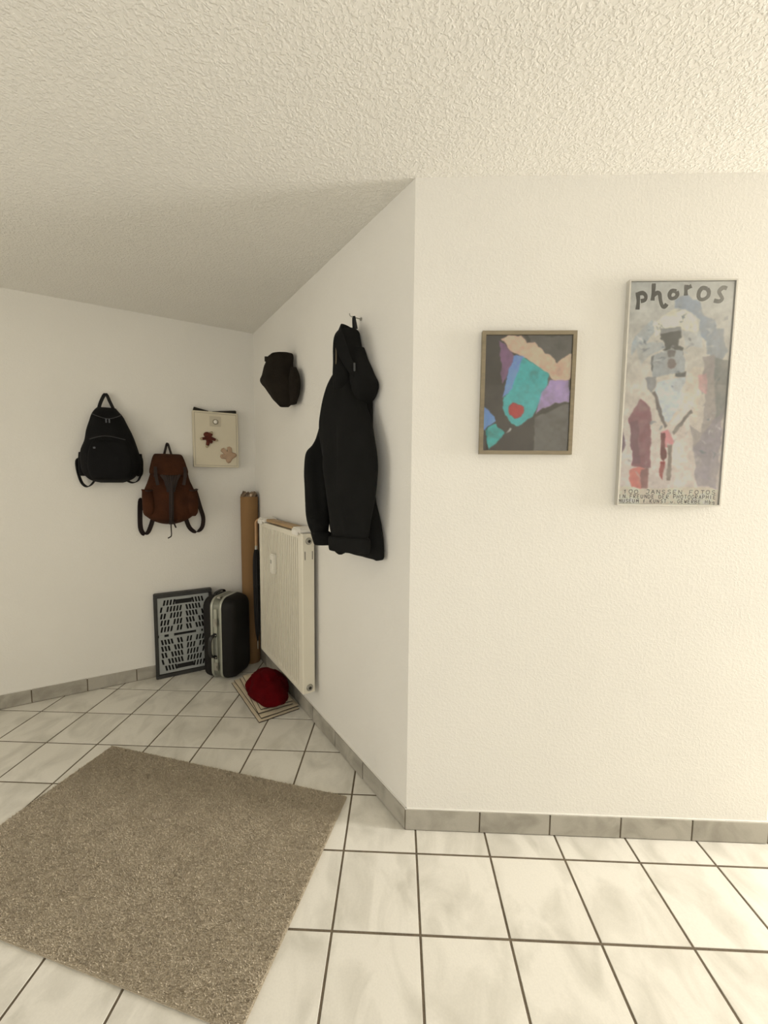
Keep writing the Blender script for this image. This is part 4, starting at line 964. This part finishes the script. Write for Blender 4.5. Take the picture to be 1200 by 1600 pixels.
shell('trim_rim', [(.080, .001), (.084, -.0005), (.097, -.0005), (.100, .003)], ALU)
shell('trim_rim', [(.152, .003), (.155, -.0005), (.169, -.0005), (.173, .001)], ALU)
q = MB(); q.box(.112, .138, -.0035, .006, .08, .55, bev=.001); q.build('lock_rail', ALU, sc_)
q = MB(); q.strap(spline([(.116, .002, .185), (.110, -.022, .190), (.100, -.034, .215), (.096, -.036, .27), (.100, -.034, .325), (.110, -.022, .350), (.116, .002, .355)], 26), .024, .010, side=(1, .1, 0)); hd = q.build('handle', BLK, sc_, True)
for zz in (.185, .355):
    q = MB(); q.box(.106, .134, -.010, .002, zz - .014, zz + .014, bev=.003); mt = q.build('handle_mount', BLK, sc_)
    q = MB(); blob(q, (.128, -.011, zz), (.006, .004, .006)); q.build('rivet', STEEL, mt, True)
for zz in (.45, .115):
    q = MB(); q.box(.108, .144, -.012, -.002, zz - .030, zz + .030, bev=.003); lt = q.build('latch', STEEL, sc_)
    q = MB(); q.box(.115, .137, -.016, -.011, zz - .014, zz + .010, bev=.002); q.build('latch_lever', STEEL, lt)
q = MB(); q.box(.112, .140, .040, .070, SH - .012, SH + .002, bev=.002); q.build('corner_clip', STEEL, sc_)
q = MB(); q.strap(spline([(.05, .10, SH - .004), (.052, .12, SH + .012), (.054, .17, SH + .016), (.055, .20, SH + .010), (.055, .215, SH - .006)], 14), .022, .008); q.build('carry_strap', BLK, sc_, True)

# ------------------------------------------------------------------ folded cloths and red cloth
CLOTH = mat('beige_canvas', srgb(206, 192, 166), .9, var=.12, vscale=9, bump=.15, bscale=180)
HEM = mat('dark_hem', srgb(66, 54, 42), .9, var=.2, vscale=40)
def folded_cloth(label, cs, cn, z0_, lx, ly, th, rz, seed, nlay):
    """stack of nlay folded layers with dark hems"""
    root = thing('folded_cloth', label, 'cloth', on_diag(cs, cn, z0_), RZ_D + rz, 'folded beige cloths under the radiator')
    t = th / nlay
    for L in range(nlay):
        nx, ny = 22, 14; v = []; f = []; ofx, ofy = (-.010 * L, .012 * L)
        sx, sy = lx / 2 - .006 * L, ly / 2 - .008 * L
        for side in (0, 1):
            for j in range(ny + 1):
                for i in range(nx + 1):
                    u, w_ = i / nx * 2 - 1, j / ny * 2 - 1
                    e = max(abs(u), abs(w_)); roundoff = (max(0, e - .94) / .06) ** 2
                    wob = noise.noise(Vector((u * 2.5 + seed, w_ * 2.0, L * 3.1))) * .004
                    rim = 1 + .012 * noise.noise(Vector((u * 3 + seed, w_ * 3 - seed, L)))
                    zt = L * t + (t * .96 - (t * .42) * roundoff if side else t * .04 + (t * .42) * roundoff)
                    v.append((ofx + u * sx * rim, ofy + w_ * sy * rim, zt + (abs(wob) if L + side > 0 else 0) * .6))
        def I(s_, i, j): return s_ * (nx + 1) * (ny + 1) + j * (nx + 1) + i
        for j in range(ny):
            for i in range(nx):
                f.append((I(0, i, j), I(0, i, j + 1), I(0, i + 1, j + 1), I(0, i + 1, j))); f.append((I(1, i, j), I(1, i + 1, j), I(1, i + 1, j + 1), I(1, i, j + 1)))
        for i in range(nx): f.append((I(0, i, 0), I(0, i + 1, 0), I(1, i + 1, 0), I(1, i, 0))); f.append((I(0, i, ny), I(1, i, ny), I(1, i + 1, ny), I(0, i + 1, ny)))
        for j in range(ny): f.append((I(0, 0, j), I(1, 0, j), I(1, 0, j + 1), I(0, 0, j + 1))); f.append((I(0, nx, j), I(0, nx, j + 1), I(1, nx, j + 1), I(1, nx, j)))
        lay = mesh_obj('folded_layer', v, f, CLOTH, root, True, 60)
        # hem round the visible rim
        q = MB(); ring = [Vector(v[I(1, i, 0)]) for i in range(nx + 1)] + [Vector(v[I(1, nx, j)]) for j in range(1, ny + 1)]
        q.tube([p + Vector((0, 0, -t * .30)) for p in ring], .0032, 6); q.build('hem', HEM, lay, True)
    return root
folded_cloth('folded beige canvas cloth lying flat on the floor tiles at the bottom of its pile', 1.425, .172, .0, .60, .268, .024, 0.03, 1.0, 2)
folded_cloth('folded beige canvas cloth on top of its pile right beneath the red cloth', 1.435, .158, .0272, .53, .225, .024, -.05, 5.0, 2)

RED = mat('dark_red_wool', srgb(84, 2, 8), .98, bump=.35, bscale=130, var=.3, vscale=14, spec=.1)
S0, z0 = 1.335, .0540
rc = thing('red_cloth', 'crumpled dark red woollen cloth heaped on the folded beige cloths', 'cloth', on_diag(S0, .160, z0), RZ_D)
def heap(rx, ry, hgt, seed, nz=22, nx=40, amp=.02):
    v = []; f = []
    for j in range(nz):
        t = j / (nz - 1)
        rr = math.cos(t * math.pi / 2) ** .55 if t < 1 else 0; zz = hgt * math.sin(t * math.pi / 2) ** 1.1
        if t < .12: rr *= .93 + .07 * t / .12
        for i in range(nx):
            a = 2 * math.pi * i / nx; x, y = rx * rr * math.cos(a), ry * rr * math.sin(a)
            q_ = Vector((x * 10 + seed, y * 10, zz * 9 - seed)); w_ = noise.noise(q_) * amp + abs(noise.noise(q_ * 2.0)) * amp * .7 + noise.noise(q_ * .5) * amp * .8
            k = 1 + w_ / max(rx, ry) * 1.5
            v.append((x * k + .10 * zz * 0, y * k, max(0, zz * (1 + w_ * 2.5))))
    for j in range(nz - 1):
        for i in range(nx): f.append((j * nx + i, j * nx + (i + 1) % nx, (j + 1) * nx + (i + 1) % nx, (j + 1) * nx + i))
    v.append((0, 0, 0)); k = len(v) - 1
    for i in range(nx): f.append((i, (i + 1) % nx, k))
    return v, f
v, f = heap(.205, .122, .140, 2.4, amp=.030); mesh_obj('heap', v, f, RED, rc, True)
v, f = heap(.09, .06, .10, 8.4, 14, 24, .02); o = mesh_obj('fold', [(a + .01, b - .01, c + .066) for a, b, c in v], f, RED, rc, True)

v, f = heap(.085, .07, .085, 5.1, 14, 26, .02); mesh_obj('fold', [(a - .115, b - .035, c) for a, b, c in v], f, RED, rc, True)
v, f = heap(.08, .075, .10, 9.3, 14, 26, .02); mesh_obj('fold', [(a + .105, b + .0, c) for a, b, c in v], f, RED, rc, True)
